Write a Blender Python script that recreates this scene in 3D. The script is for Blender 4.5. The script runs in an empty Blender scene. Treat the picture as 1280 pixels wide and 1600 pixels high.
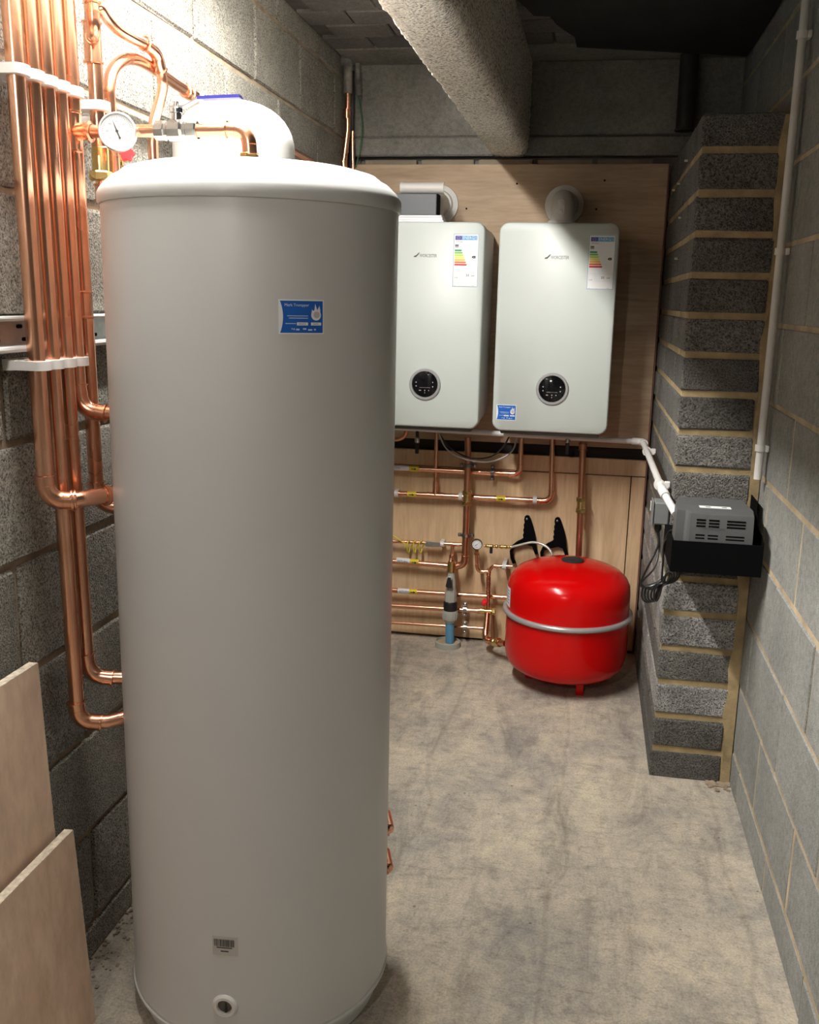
import bpy, math, random
from mathutils import Vector, Matrix

# ------------------------------------------------------------------ camera
random.seed(11)
SC = bpy.context.scene
COL = SC.collection
F, CX, CY = 1500.0, 640.0, 800.0
_y = Vector((925 - CX, 472 - CY, F)).normalized()
_d = Vector((500 - CX, 7450 - CY, F)); _d = (_d - _d.dot(_y) * _y).normalized()
_z = -_d
_x = _y.cross(_z)
# camera axes expressed in the room's axes (X right, Y into the room, Z up)
CR = Vector((_x[0], _y[0], _z[0])); CD = Vector((_x[1], _y[1], _z[1])); CF = Vector((_x[2], _y[2], _z[2]))
EYE = Vector((0, 0, 1.45))
cam = bpy.data.cameras.new('camera'); camo = bpy.data.objects.new('camera', cam); COL.objects.link(camo)
m = Matrix(((CR[0], -CD[0], -CF[0], EYE[0]), (CR[1], -CD[1], -CF[1], EYE[1]), (CR[2], -CD[2], -CF[2], EYE[2]), (0, 0, 0, 1)))
camo.matrix_world = m
cam.sensor_fit = 'HORIZONTAL'; cam.sensor_width = 36.0; cam.lens = F / 1280 * 36
cam.clip_start = 0.02
SC.camera = camo

# ------------------------------------------------------------------ world, exposure, lamps
w = bpy.data.worlds.new('world'); SC.world = w; w.use_nodes = True
w.node_tree.nodes['Background'].inputs[0].default_value = (0.5, 0.55, 0.6, 1)
w.node_tree.nodes['Background'].inputs[1].default_value = 0.02
SC.view_settings.view_transform = 'Standard'; SC.view_settings.look = 'None'
SC.view_settings.exposure = 0.0; SC.view_settings.gamma = 1.0
SC.view_settings.use_curve_mapping = False
TUBE_X, TUBE_Z, TUBE_Y0, TUBE_Y1 = -0.73, 2.330, 1.26, 2.60       # LED batten on the ceiling left of the beam
TUBE_STRENGTH = 345.0
FILL_LAMP = Vector((-0.55, -0.60, 2.1)); FILL_LAMP_STRENGTH = 880.0          # fill bulb added behind the viewpoint to brighten the cylinder front

# ------------------------------------------------------------------ helpers
def ray(x, y):
    return CR * ((x - CX) / F) + CD * ((y - CY) / F) + CF
def at_x(x, y, X): d = ray(x, y); return EYE + d * (X / d[0])
def at_y(x, y, Y): d = ray(x, y); return EYE + d * (Y / d[1])
def at_z(x, y, Z): d = ray(x, y); return EYE + d * ((Z - EYE[2]) / d[2])
V = Vector
OFF = {}

def tag(o, label=None, cat=None, group=None, kind=None):
    if label: o['label'] = label
    if cat: o['category'] = cat
    if group: o['group'] = group
    if kind: o['kind'] = kind
    return o
def thing(name, label, cat, loc=(0, 0, 0), group=None):
    o = bpy.data.objects.new(name, None); COL.objects.link(o)
    o.empty_display_size = 0.05
    o.location = loc; OFF[o] = V(loc)
    return tag(o, label, cat, group)

class MB:
    def __init__(s): s.v = []; s.f = []
    def add(s, vs, fs):
        b = len(s.v); s.v += [V(p) for p in vs]; s.f += [[i + b for i in f] for f in fs]; return s
    def box(s, a, b, ch=0.0):
        vs, fs = box_geo(V(a), V(b), ch); return s.add(vs, fs)
    def tube(s, path, r, seg=14, caps=True, closed=False):
        path = [V(p) for p in path]
        rs = r if isinstance(r, (list, tuple)) else [r] * len(path)
        n = len(path)
        tans = []
        for i in range(n):
            if closed: t = path[(i + 1) % n] - path[i - 1]
            else: t = path[min(i + 1, n - 1)] - path[max(i - 1, 0)]
            tans.append(t.normalized() if t.length > 1e-9 else (tans[-1] if tans else V((0, 0, 1))))
        a = V((0, 0, 1)) if abs(tans[0].z) < 0.9 else V((1, 0, 0))
        u = tans[0].cross(a).normalized()
        vs = []
        for i in range(n):
            t = tans[i]; u = (u - t * u.dot(t)).normalized(); w_ = t.cross(u)
            for k in range(seg):
                an = 2 * math.pi * k / seg
                vs.append(path[i] + (u * math.cos(an) + w_ * math.sin(an)) * rs[i])
        fs = []
        for i in range(n if closed else n - 1):
            j = (i + 1) % n
            for k in range(seg):
                fs.append([i * seg + k, i * seg + (k + 1) % seg, j * seg + (k + 1) % seg, j * seg + k])
        if caps and not closed:
            fs.append(list(range(seg))[::-1]); fs.append([(n - 1) * seg + k for k in range(seg)])
        return s.add(vs, fs)
    def lathe(s, prof, c=(0, 0, 0), axis=(0, 0, 1), seg=32, caps=True, sq=None):
        """prof = list of (radius, height along axis)"""
        ax = V(axis).normalized(); a = V((0, 0, 1)) if abs(ax.z) < 0.9 else V((1, 0, 0))
        u = ax.cross(a).normalized(); w_ = ax.cross(u); c = V(c)
        vs = []
        for (r, h) in prof:
            for k in range(seg):
                an = 2 * math.pi * k / seg
                vs.append(c + ax * h + (u * math.cos(an) + w_ * math.sin(an)) * max(r, 1e-5))
        fs = []
        for i in range(len(prof) - 1):
            for k in range(seg):
                fs.append([i * seg + k, i * seg + (k + 1) % seg, (i + 1) * seg + (k + 1) % seg, (i + 1) * seg + k])
        if caps:
            fs.append(list(range(seg))[::-1]); fs.append([(len(prof) - 1) * seg + k for k in range(seg)])
        return s.add(vs, fs)
    def prism(s, outline, ext):
        """outline: 3D polygon, ext: extrusion vector"""
        n = len(outline); e = V(ext)
        vs = [V(p) for p in outline] + [V(p) + e for p in outline]
        fs = [[i, (i + 1) % n, n + (i + 1) % n, n + i] for i in range(n)]
        fs += [list(range(n))[::-1], [n + i for i in range(n)]]
        return s.add(vs, fs)
    def build(s, name, mat, parent=None, smooth=True, ang=35):
        me = bpy.data.meshes.new(name)
        off = V((0, 0, 0))
        if parent is not None: off = OFF.get(parent, V((0, 0, 0)))
        me.from_pydata([tuple(p - off) for p in s.v], [], s.f)
        fix_normals(me)
        if smooth:
            me.polygons.foreach_set('use_smooth', [True] * len(me.polygons))
            me.set_sharp_from_angle(angle=math.radians(ang))
        me.materials.append(MT[mat] if isinstance(mat, str) else mat)
        o = bpy.data.objects.new(name, me); COL.objects.link(o)
        if parent is not None: o.parent = parent
        OFF[o] = off
        return o

import bmesh
def fix_normals(me):
    b = bmesh.new(); b.from_mesh(me); bmesh.ops.recalc_face_normals(b, faces=b.faces); b.to_mesh(me); b.free()

def box_geo(a, b, ch=0.0, jit=0.0):
    lo = V((min(a[0], b[0]), min(a[1], b[1]), min(a[2], b[2]))); hi = V((max(a[0], b[0]), max(a[1], b[1]), max(a[2], b[2])))
    if ch <= 0:
        vs = [V((x, y, z)) for x in (lo[0], hi[0]) for y in (lo[1], hi[1]) for z in (lo[2], hi[2])]
        fs = [[0, 1, 3, 2], [4, 6, 7, 5], [0, 4, 5, 1], [2, 3, 7, 6], [0, 2, 6, 4], [1, 5, 7, 3]]
        return vs, fs
    vs = []; idx = {}
    for sx in (0, 1):
        for sy in (0, 1):
            for sz in (0, 1):
                for k in range(3):
                    p = [0, 0, 0]
                    for q, sg in enumerate((sx, sy, sz)):
                        c_ = (lo[q], hi[q])[sg]
                        if q != k: c_ += ch * (1 if sg == 0 else -1) * (1 + (random.uniform(-jit, jit)))
                        p[q] = c_
                    idx[(sx, sy, sz, k)] = len(vs); vs.append(V(p))
    fs = []
    for k in range(3):
        o1, o2 = [q for q in range(3) if q != k]
        for sg in (0, 1):
            f = []
            for (a1, a2) in ((0, 0), (1, 0), (1, 1), (0, 1)):
                c_ = [0, 0, 0]; c_[k] = sg; c_[o1] = a1; c_[o2] = a2
                f.append(idx[(c_[0], c_[1], c_[2], k)])
            fs.append(f)
    for k in range(3):
        o1, o2 = [q for q in range(3) if q != k]
        for (a1, a2) in ((0, 0), (0, 1), (1, 0), (1, 1)):
            c0 = [0, 0, 0]; c0[o1] = a1; c0[o2] = a2; c1 = list(c0); c1[k] = 1
            fs.append([idx[(*c0, o1)], idx[(*c0, o2)], idx[(*c1, o2)], idx[(*c1, o1)]])
    for sx in (0, 1):
        for sy in (0, 1):
            for sz in (0, 1): fs.append([idx[(sx, sy, sz, k)] for k in range(3)])
    return vs, fs

def fillet(pts, rad, n=8):
    """round the corners of a polyline; returns path and list of arcs (list of points)"""
    pts = [V(p) for p in pts]
    rads = rad if isinstance(rad, (list, tuple)) else [rad] * len(pts)
    out = [pts[0]]; arcs = []
    for i in range(1, len(pts) - 1):
        p = pts[i]; a = (pts[i - 1] - p); b = (pts[i + 1] - p)
        la, lb = a.length, b.length; a.normalize(); b.normalize()
        ang = a.angle(b); r = rads[i]
        t = r / math.tan(ang / 2)
        t = min(t, la * 0.48, lb * 0.48); r = t * math.tan(ang / 2)
        A = p + a * t; B = p + b * t
        bis = (a + b).normalized(); c = p + bis * (r / math.sin(ang / 2))
        arc = []
        va = A - c; vb = B - c; tot = va.angle(vb)
        for k in range(n + 1):
            s = k / n
            q = (va * math.sin((1 - s) * tot) + vb * math.sin(s * tot)) / max(math.sin(tot), 1e-6)
            arc.append(c + q)
        arcs.append(arc); out += arc
    out.append(pts[-1])
    return out, arcs

def spline(pts, n=8):
    pts = [V(p) for p in pts]; P = [pts[0] * 2 - pts[1]] + pts + [pts[-1] * 2 - pts[-2]]
    out = []
    for i in range(1, len(P) - 2):
        for k in range(n):
            t = k / n; p0, p1, p2, p3 = P[i - 1], P[i], P[i + 1], P[i + 2]
            out.append(0.5 * ((2 * p1) + (p2 - p0) * t + (2 * p0 - 5 * p1 + 4 * p2 - p3) * t * t + (3 * p1 - p0 - 3 * p2 + p3) * t ** 3))
    out.append(pts[-1]); return out

def ring_geo(mb, c, ax, r, R):
    mb.lathe([(r, -0.35 * (R - r) * 2), (R, -0.2 * (R - r) * 2), (R, 0.2 * (R - r) * 2), (r, 0.35 * (R - r) * 2)], c, ax, 18, caps=False)

def elbow_part(root, arc, r, mat='copper', ext=1.3, name='elbow'):
    t0 = (arc[0] - arc[1]).normalized(); t1 = (arc[-1] - arc[-2]).normalized()
    e0 = arc[0] + t0 * r * ext; e1 = arc[-1] + t1 * r * ext
    mb = MB().tube([e0] + arc + [e1], r * 1.13, 16)
    ring_geo(mb, e0 - t0 * 0.002, t0, r * 1.1, r * 1.32); ring_geo(mb, e1 - t1 * 0.002, t1, r * 1.1, r * 1.32)
    ring_geo(mb, arc[0], t0, r * 1.1, r * 1.2); ring_geo(mb, arc[-1], t1, r * 1.1, r * 1.2)
    return mb.build(name, mat, root)

def coupling_part(root, c, ax, r, L, mat='copper', name='coupling', mid=False):
    ax = V(ax).normalized(); c = V(c)
    mb = MB().tube([c - ax * L / 2, c + ax * L / 2], r * 1.13, 16)
    ring_geo(mb, c - ax * (L / 2 - 0.003), ax, r * 1.1, r * 1.34); ring_geo(mb, c + ax * (L / 2 - 0.003), ax, r * 1.1, r * 1.34)
    if mid: ring_geo(mb, c, ax, r * 1.1, r * 1.2)
    return mb.build(name, mat, root)

def brass_nut(root, c, ax, r, L, mat='brass', name='brass_nut'):
    ax = V(ax).normalized(); c = V(c)
    mb = MB().lathe([(r * 0.9, -L / 2), (r, -L / 2 + r * 0.12), (r, L / 2 - r * 0.12), (r * 0.9, L / 2)], c, ax, 6)
    return mb.build(name, mat, root, smooth=False)

def compression_coupling(root, c, ax, r):
    ax = V(ax).normalized(); c = V(c)
    body = MB().lathe([(r * 1.2, -r * 2.4), (r * 1.25, -r), (r * 1.15, 0), (r * 1.25, r), (r * 1.2, r * 2.4)], c, ax, 18).build('brass_coupling', 'brass', root)
    for s in (-1, 1):
        MB().lathe([(r * 1.45, -r * .55), (r * 1.6, -r * .4), (r * 1.6, r * .4), (r * 1.45, r * .55)], c + ax * s * r * 1.7, ax, 6).build('nut', 'brass', body, smooth=False)
    return body

def pipe(name, label, pts, r, rad=None, corners=None, mat='copper', cat='pipe', group=None, couplings=(), n=8, ext=1.3):
    """pipe run: corners = string per interior corner, e fitting elbow, b plain bend"""
    pts = [V(p) for p in pts]
    if rad is None: rad = r * 2.2
    path, arcs = fillet(pts, rad, n)
    root = thing(name, label, cat, pts[0], group)
    MB().tube(path, r, 16).build('pipe', mat, root)
    corners = corners if corners is not None else 'e' * len(arcs)
    for cch, arc in zip(corners, arcs):
        if cch == 'e': elbow_part(root, arc, r, mat, ext)
    for (c, ax, L) in couplings: coupling_part(root, c, ax, r, L, mat)
    return root

def text_into(mb, s, size, mapf, align='LEFT', sx=1.0):
    """lettering appended to a mesh builder; mapf(u, v) -> point"""
    cu = bpy.data.curves.new('t', 'FONT'); cu.body = s; cu.size = size; cu.align_x = align; cu.resolution_u = 2
    o = bpy.data.objects.new('t', cu); COL.objects.link(o)
    dg = bpy.context.evaluated_depsgraph_get(); me = o.evaluated_get(dg).to_mesh()
    mb.add([mapf(v.co.x * sx, v.co.y) for v in me.vertices], [list(p.vertices) for p in me.polygons])
    o.evaluated_get(dg).to_mesh_clear()
    bpy.data.objects.remove(o); bpy.data.curves.remove(cu)
    return mb
def quad(mb, u0, v0, u1, v1, mapf, nu=1):
    for i in range(nu):
        a = u0 + (u1 - u0) * i / nu; b = u0 + (u1 - u0) * (i + 1) / nu
        mb.add([mapf(a, v0), mapf(b, v0), mapf(b, v1), mapf(a, v1)], [[0, 1, 2, 3]])
    return mb
def poly(mb, uv, mapf):
    mb.add([mapf(u, v) for u, v in uv], [list(range(len(uv)))]); return mb
def circ(u, v, r, n=20, a0=0, a1=2 * math.pi, ry=None):
    return [(u + r * math.cos(a0 + (a1 - a0) * k / n), v + (ry or r) * math.sin(a0 + (a1 - a0) * k / n)) for k in range(n)]

# ------------------------------------------------------------------ materials
MT = {}
def nd(nt, t, **kw):
    n = nt.nodes.new(t)
    for k, v in kw.items(): setattr(n, k, v)
    return n
def base_mat(name):
    m = bpy.data.materials.new(name); m.use_nodes = True; nt = m.node_tree
    b = nt.nodes['Principled BSDF']; MT[name] = m
    return m, nt, b
def rgba(c): return (c[0], c[1], c[2], 1)
def coords(nt, kind='Object', rnd=True, scale=(1, 1, 1)):
    tc = nd(nt, 'ShaderNodeTexCoord'); out = tc.outputs[kind]
    if rnd:
        oi = nd(nt, 'ShaderNodeObjectInfo'); ml = nd(nt, 'ShaderNodeMath', operation='MULTIPLY'); ml.inputs[1].default_value = 37.0
        nt.links.new(oi.outputs['Random'], ml.inputs[0])
        ad = nd(nt, 'ShaderNodeVectorMath', operation='ADD'); nt.links.new(out, ad.inputs[0]); nt.links.new(ml.outputs[0], ad.inputs[1]); out = ad.outputs[0]
    if scale != (1, 1, 1):
        mp = nd(nt, 'ShaderNodeMapping'); mp.inputs['Scale'].default_value = scale; nt.links.new(out, mp.inputs[0]); out = mp.outputs[0]
    return out
def noise(nt, co, sc, det=4, rough=.55, dist=0):
    n = nd(nt, 'ShaderNodeTexNoise'); n.inputs['Scale'].default_value = sc; n.inputs['Detail'].default_value = det
    n.inputs['Roughness'].default_value = rough; n.inputs['Distortion'].default_value = dist
    nt.links.new(co, n.inputs['Vector']); return n.outputs['Fac']
def ramp(nt, fac, stops):
    r = nd(nt, 'ShaderNodeValToRGB'); e = r.color_ramp.elements
    while len(e) < len(stops): e.new(0.5)
    for q, (p, c) in zip(e, stops): q.position = p; q.color = rgba(c) if len(c) == 3 else c
    nt.links.new(fac, r.inputs[0]); return r.outputs[0]
def mixc(nt, a, b, fac, mode='MIX'):
    m = nd(nt, 'ShaderNodeMix', data_type='RGBA', blend_type=mode)
    for s, v in ((m.inputs[0], fac), (m.inputs[6], a), (m.inputs[7], b)):
        if hasattr(v, 'links') or hasattr(v, 'is_linked'): nt.links.new(v, s)
        else: s.default_value = v if isinstance(v, (int, float)) else rgba(v)
    return m.outputs[2]
def bump(nt, b, h, strength, dist):
    bp = nd(nt, 'ShaderNodeBump'); bp.inputs['Strength'].default_value = strength; bp.inputs['Distance'].default_value = dist
    nt.links.new(h, bp.inputs['Height']); nt.links.new(bp.outputs[0], b.inputs['Normal'])

def plain(name, c, rough=.5, metal=0.0, var=0.0, vs=8.0, bs=0.0, bsc=60.0, coat=0.0):
    m, nt, b = base_mat(name); b.inputs['Roughness'].default_value = rough; b.inputs['Metallic'].default_value = metal
    b.inputs['Base Color'].default_value = rgba(c)
    b.inputs['Coat Weight'].default_value = coat
    if var or bs: co = coords(nt)
    if var:
        f = noise(nt, co, vs, 3)
        nt.links.new(ramp(nt, f, [(0.3, [q * (1 - var) for q in c]), (0.7, [min(1, q * (1 + var)) for q in c])]), b.inputs['Base Color'])
    if bs: bump(nt, b, noise(nt, co, bsc, 5, .6), bs, .004)
    return m

def nospec(n, v=.15): MT[n].node_tree.nodes['Principled BSDF'].inputs['Specular IOR Level'].default_value = v
def block_mat(name, dark, light, rnd=.25, grain=.5, bs=.6, pits=True, fs=330, bd=.004, gl=.33):
    m, nt, b = base_mat(name); b.inputs['Roughness'].default_value = .92
    co = coords(nt)
    big = noise(nt, co, 5, 4, .6); fine = noise(nt, co, fs, 2, .6); mid = noise(nt, co, 60, 4, .65)
    c = ramp(nt, big, [(.3, dark), (.7, light)])
    oi = nd(nt, 'ShaderNodeObjectInfo')
    c = mixc(nt, c, ramp(nt, oi.outputs['Random'], [(0, [1 - rnd] * 3), (1, [1.0] * 3)]), 1.0, 'MULTIPLY')
    sp = ramp(nt, fine, [(gl, [1 - grain] * 3), (gl + .19, [1.0] * 3), (gl + .42, [1 + grain * .6] * 3)])
    c = mixc(nt, c, sp, 1.0, 'MULTIPLY')
    c = mixc(nt, c, ramp(nt, mid, [(.35, [.78] * 3), (.6, [1.05] * 3)]), 1.0, 'MULTIPLY')
    vo = nd(nt, 'ShaderNodeTexVoronoi'); vo.inputs['Scale'].default_value = 42; nt.links.new(co, vo.inputs['Vector'])
    pit = ramp(nt, vo.outputs['Distance'], [(.05, (.25, .25, .25)), (.12, (1, 1, 1))])
    gate = ramp(nt, noise(nt, co, 14, 2), [(.56, (0, 0, 0)), (.64, (1, 1, 1))])
    if pits: c = mixc(nt, c, mixc(nt, (1, 1, 1), pit, gate), 1.0, 'MULTIPLY')
    nt.links.new(c, b.inputs['Base Color'])
    h = nd(nt, 'ShaderNodeMath', operation='ADD'); nt.links.new(fine, h.inputs[0]); nt.links.new(mid, h.inputs[1])
    bump(nt, b, h.outputs[0], bs, bd)
    return m

def wood_mat(name, c1, c2, c3, sc, rough=.6):
    m, nt, b = base_mat(name); b.inputs['Roughness'].default_value = rough
    co = coords(nt, rnd=True, scale=sc)
    g = noise(nt, co, 6, 6, .6, 0.6); f2 = noise(nt, co, 28, 3, .6)
    big = noise(nt, coords(nt), 3.0, 3)
    c = ramp(nt, g, [(.3, c1), (.5, c2), (.7, c3)])
    c = mixc(nt, c, ramp(nt, f2, [(.35, (.82, .8, .78)), (.6, (1, 1, 1))]), .7, 'MULTIPLY')
    c = mixc(nt, c, ramp(nt, big, [(.35, (.85, .83, .8)), (.65, (1.05, 1.03, 1.0))]), .8, 'MULTIPLY')
    nt.links.new(c, b.inputs['Base Color']); bump(nt, b, f2, .15, .002)
    return m

block_mat('block_left', (.27, .26, .225), (.41, .39, .335), .25, .8, 1.0, fs=260, bd=.006)
block_mat('block_right', (.24, .245, .23), (.33, .33, .305), .16, .28, .4)
block_mat('block_pier_pale', (.22, .215, .205), (.58, .57, .545), .2, .8, 1.0, fs=230, bd=.008)
block_mat('block_pier', (.13, .125, .11), (.25, .24, .215), .35, .8, 1.0, fs=230, bd=.008)
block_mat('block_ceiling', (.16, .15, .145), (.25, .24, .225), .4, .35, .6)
block_mat('lintel', (.25, .24, .215), (.36, .345, .31), .0, .35, .7)
block_mat('beam_concrete', (.80, .76, .67), (.93, .89, .80), .0, .85, 1.0, pits=False, fs=150, bd=.01, gl=.27)
plain('mortar_left', (.30, .235, .165), .95, var=.35, vs=14, bs=.8, bsc=90)
plain('mortar_right', (.42, .33, .215), .95, var=.25, vs=12, bs=.6, bsc=90)
plain('mortar_pier', (.35, .265, .14), .95, var=.3, vs=16, bs=.9, bsc=80)
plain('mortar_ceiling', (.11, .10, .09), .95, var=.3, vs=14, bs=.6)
plain('wall_plain', (.26, .245, .22), .95, var=.2, vs=5, bs=.5)
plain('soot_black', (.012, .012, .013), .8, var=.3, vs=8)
plain('black_gap', (.02, .017, .014), .9)
wood_mat('ply_top', (.42, .30, .19), (.52, .385, .255), (.60, .46, .32), (.35, 3, 3.2))
wood_mat('ply_low', (.60, .415, .235), (.71, .515, .315), (.79, .59, .38), (3.2, 3, .3))
wood_mat('ply_board', (.60, .435, .32), (.70, .52, .39), (.78, .60, .46), (1.2, 1.6, .7))
plain('ply_edge', (.62, .54, .42), .8, var=.3, vs=90)
plain('red_timber', (.20, .095, .07), .8, var=.25, vs=12)
plain('batten_wood', (.30, .25, .18), .8, var=.2)

def copper_mat(name, c, c2, rough):
    m, nt, b = base_mat(name); b.inputs['Metallic'].default_value = 1.0
    co = coords(nt); f = noise(nt, co, 7, 2, .5); f2 = noise(nt, co, 30, 2, .5)
    cc = ramp(nt, f, [(.3, c2), (.65, c)]); cc = mixc(nt, cc, ramp(nt, f2, [(.3, (.88, .84, .82)), (.65, (1, 1, 1))]), .5, 'MULTIPLY')
    nt.links.new(cc, b.inputs['Base Color'])
    nt.links.new(ramp(nt, f, [(.3, [rough + .08] * 3), (.65, [rough] * 3)]), b.inputs['Roughness'])
copper_mat('copper', (.93, .53, .36), (.80, .40, .25), .20)
copper_mat('copper_dull', (.70, .36, .22), (.48, .23, .14), .30)
copper_mat('brass', (.80, .62, .26), (.62, .45, .17), .24)
plain('chrome', (.50, .49, .465), .22, 1.0, var=.1, vs=20)
plain('steel_galv', (.62, .63, .62), .34, 1.0, var=.12, vs=25)
plain('galv_lip', (.72, .73, .72), .45, .25, var=.08, vs=20)
plain('steel_dark', (.20, .20, .20), .35, 1.0, var=.2)
plain('cyl_shell', (.56, .56, .55), .36, var=.02, vs=2)
plain('cyl_lid', (.57, .58, .57), .38, var=.02)
plain('white_enamel', (.57, .58, .565), .3, var=.02)
plain('boiler_white', (.54, .585, .555), .42, var=.01)
plain('boiler_side', (.62, .61, .58), .4, var=.03)
plain('boiler_under', (.10, .10, .10), .6)
plain('white_plastic', (.68, .67, .645), .4, var=.03)
plain('white_dirty', (.70, .69, .65), .5, var=.06)
plain('flue_grey', (.62, .60, .56), .5, var=.04)
plain('grey_plastic', (.085, .087, .088), .5, var=.06, vs=30, bs=.15, bsc=400)
plain('grey_box', (.17, .175, .175), .5, var=.05)
plain('grey_dark_box', (.075, .085, .095), .45, var=.06)
plain('black_plastic', (.012, .012, .013), .35)
plain('black_matt', (.003, .003, .0035), .8)
nospec('black_matt', .06)
plain('black_glass', (.004, .004, .005), .08)
plain('cable_black', (.012, .012, .012), .3)
plain('cable_grey', (.42, .42, .41), .4)
plain('hose_braid', (.60, .58, .53), .35, .6, var=.2, vs=300)
plain('red_enamel', (.58, .0015, .002), .2, var=.03, coat=.0); nospec('red_enamel', .28)
plain('red_plastic', (.80, .02, .03), .35)
plain('blue_lever', (.03, .03, .22), .3)
plain('blue_pipe', (.10, .28, .46), .4, var=.08)
plain('rim_grey', (.42, .42, .42), .3, .4, var=.05)
plain('paper', (.78, .77, .80), .7, var=.04)
plain('sticker_white', (.78, .80, .80), .4)
plain('dial_card', (.40, .405, .40), .6)
plain('sticker_blue', (.012, .11, .46), .35)
plain('sticker_navy', (.04, .04, .32), .35)
plain('sticker_cyan', (.06, .33, .62), .35)
plain('print_grey', (.09, .09, .10), .5)
plain('print_black', (.015, .015, .015), .5)
plain('print_light', (.55, .65, .78), .4)
plain('print_silver', (.50, .46, .47), .4)
plain('sticker_clear', (.50, .485, .46), .3)
for i_, c_ in enumerate(((.02, .30, .10), (.17, .52, .08), (.50, .68, .05), (.85, .72, .10), (.88, .48, .05), (.80, .16, .04), (.62, .02, .03))): plain('band_%d' % i_, c_, .4)
plain('tape_yellow', (.72, .55, .02), .45, var=.08)
plain('wire_earth', (.62, .55, .03), .4)
plain('wire_green', (.05, .16, .06), .4)
plain('rubber_dark', (.02, .02, .02), .6)
plain('grey_upvc', (.40, .41, .36), .45, var=.08)
plain('soil_pipe', (.035, .033, .032), .5, var=.3, vs=20)
plain('lagging_dirty', (.20, .185, .165), .9, var=.5, vs=25, bs=.8)

def floor_mat():
    m, nt, b = base_mat('floor_concrete'); b.inputs['Roughness'].default_value = .78
    co = coords(nt, rnd=False); cs = coords(nt, rnd=False, scale=(1.6, .45, 1))
    big = noise(nt, co, 2.9, 8, .7, .5); st = noise(nt, cs, 5.0, 10, .74, .8); mid = noise(nt, co, 20, 10, .8, .3); fine = noise(nt, co, 170, 4, .7)
    sc_ = noise(nt, coords(nt, rnd=False, scale=(9, 34, 1)), 1.6, 9, .78, 1.2)
    c = ramp(nt, big, [(.33, (.315, .295, .265)), (.46, (.43, .385, .32)), (.57, (.52, .46, .37)), (.68, (.60, .53, .40))])
    c = mixc(nt, c, ramp(nt, st, [(.34, (.55, .54, .54)), (.5, (1, 1, 1)), (.66, (1.22, 1.18, 1.08))]), .7, 'MULTIPLY')
    c = mixc(nt, c, ramp(nt, mid, [(.34, (.66, .65, .64)), (.5, (1, 1, 1)), (.66, (1.2, 1.18, 1.12))]), .85, 'MULTIPLY')
    c = mixc(nt, c, ramp(nt, fine, [(.32, (.66, .66, .66)), (.5, (1, 1, 1)), (.66, (1.18, 1.18, 1.16))]), .8, 'MULTIPLY')
    c = mixc(nt, c, ramp(nt, sc_, [(.36, (.62, .60, .57)), (.46, (.98, .98, .98)), (.60, (1, 1, 1)), (.70, (1.28, 1.25, 1.18))]), .7, 'MULTIPLY')
    # long shallow cracks and trowel lines running down the room
    wv = nd(nt, 'ShaderNodeTexWave', wave_type='BANDS', bands_direction='X'); wv.inputs['Scale'].default_value = .75
    wv.inputs['Distortion'].default_value = 2.6; wv.inputs['Detail'].default_value = 4; wv.inputs['Detail Scale'].default_value = 1.2
    nt.links.new(co, wv.inputs['Vector'])
    cr = ramp(nt, wv.outputs['Fac'], [(.0, (.70, .69, .67)), (.004, (1, 1, 1))])
    c = mixc(nt, c, cr, .5, 'MULTIPLY')
    # dark pits
    vo = nd(nt, 'ShaderNodeTexVoronoi'); vo.inputs['Scale'].default_value = 17; nt.links.new(co, vo.inputs['Vector'])
    pit = ramp(nt, vo.outputs['Distance'], [(.05, (.45, .43, .4)), (.085, (1, 1, 1))])
    gate = ramp(nt, noise(nt, co, 6, 2), [(.50, (0, 0, 0)), (.56, (1, 1, 1))])
    c = mixc(nt, c, mixc(nt, (1, 1, 1), pit, gate), 1.0, 'MULTIPLY')
    nt.links.new(c, b.inputs['Base Color'])
    h = nd(nt, 'ShaderNodeMath', operation='ADD'); nt.links.new(mid, h.inputs[0]); nt.links.new(fine, h.inputs[1])
    bump(nt, b, h.outputs[0], .5, .005)
floor_mat()
def bulb_mat(name, s, c):
    m, nt, b = base_mat(name); b.inputs['Emission Color'].default_value = rgba(c); b.inputs['Emission Strength'].default_value = s
bulb_mat('tube_glow', TUBE_STRENGTH, (1.0, .965, .915)); bulb_mat('fill_glow', FILL_LAMP_STRENGTH, (1.0, .93, .86))

# ------------------------------------------------------------------ the room
XL, XR, YB, YF, ZC = -1.01, 0.51, 4.03, -1.7, 2.362
def struct(name, mb, mat, parent=None, smooth=False):
    o = mb.build(name, mat, parent, smooth); o['kind'] = 'structure'; return o
struct('floor', MB().box((XL - .2, YF - .2, -.1), (XR + .2, YB + .2, 0)), 'floor_concrete')
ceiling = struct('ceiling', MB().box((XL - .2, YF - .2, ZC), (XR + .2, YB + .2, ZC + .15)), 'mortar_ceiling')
wl = struct('wall_left', MB().box((XL - .15, YF - .2, 0), (XL - .007, YB + .2, ZC)), 'mortar_left')
wr = struct('wall_right', MB().box((XR + .0025, YF - .2, 0), (XR + .15, YB + .2, ZC)), 'mortar_right')
wb = struct('wall_back', MB().box((XL, YB + .02, 0), (XR, YB + .15, ZC)), 'wall_plain')
struct('wall_front', MB().box((XL, YF - .15, 0), (XR, YF, ZC)), 'wall_plain')

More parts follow.
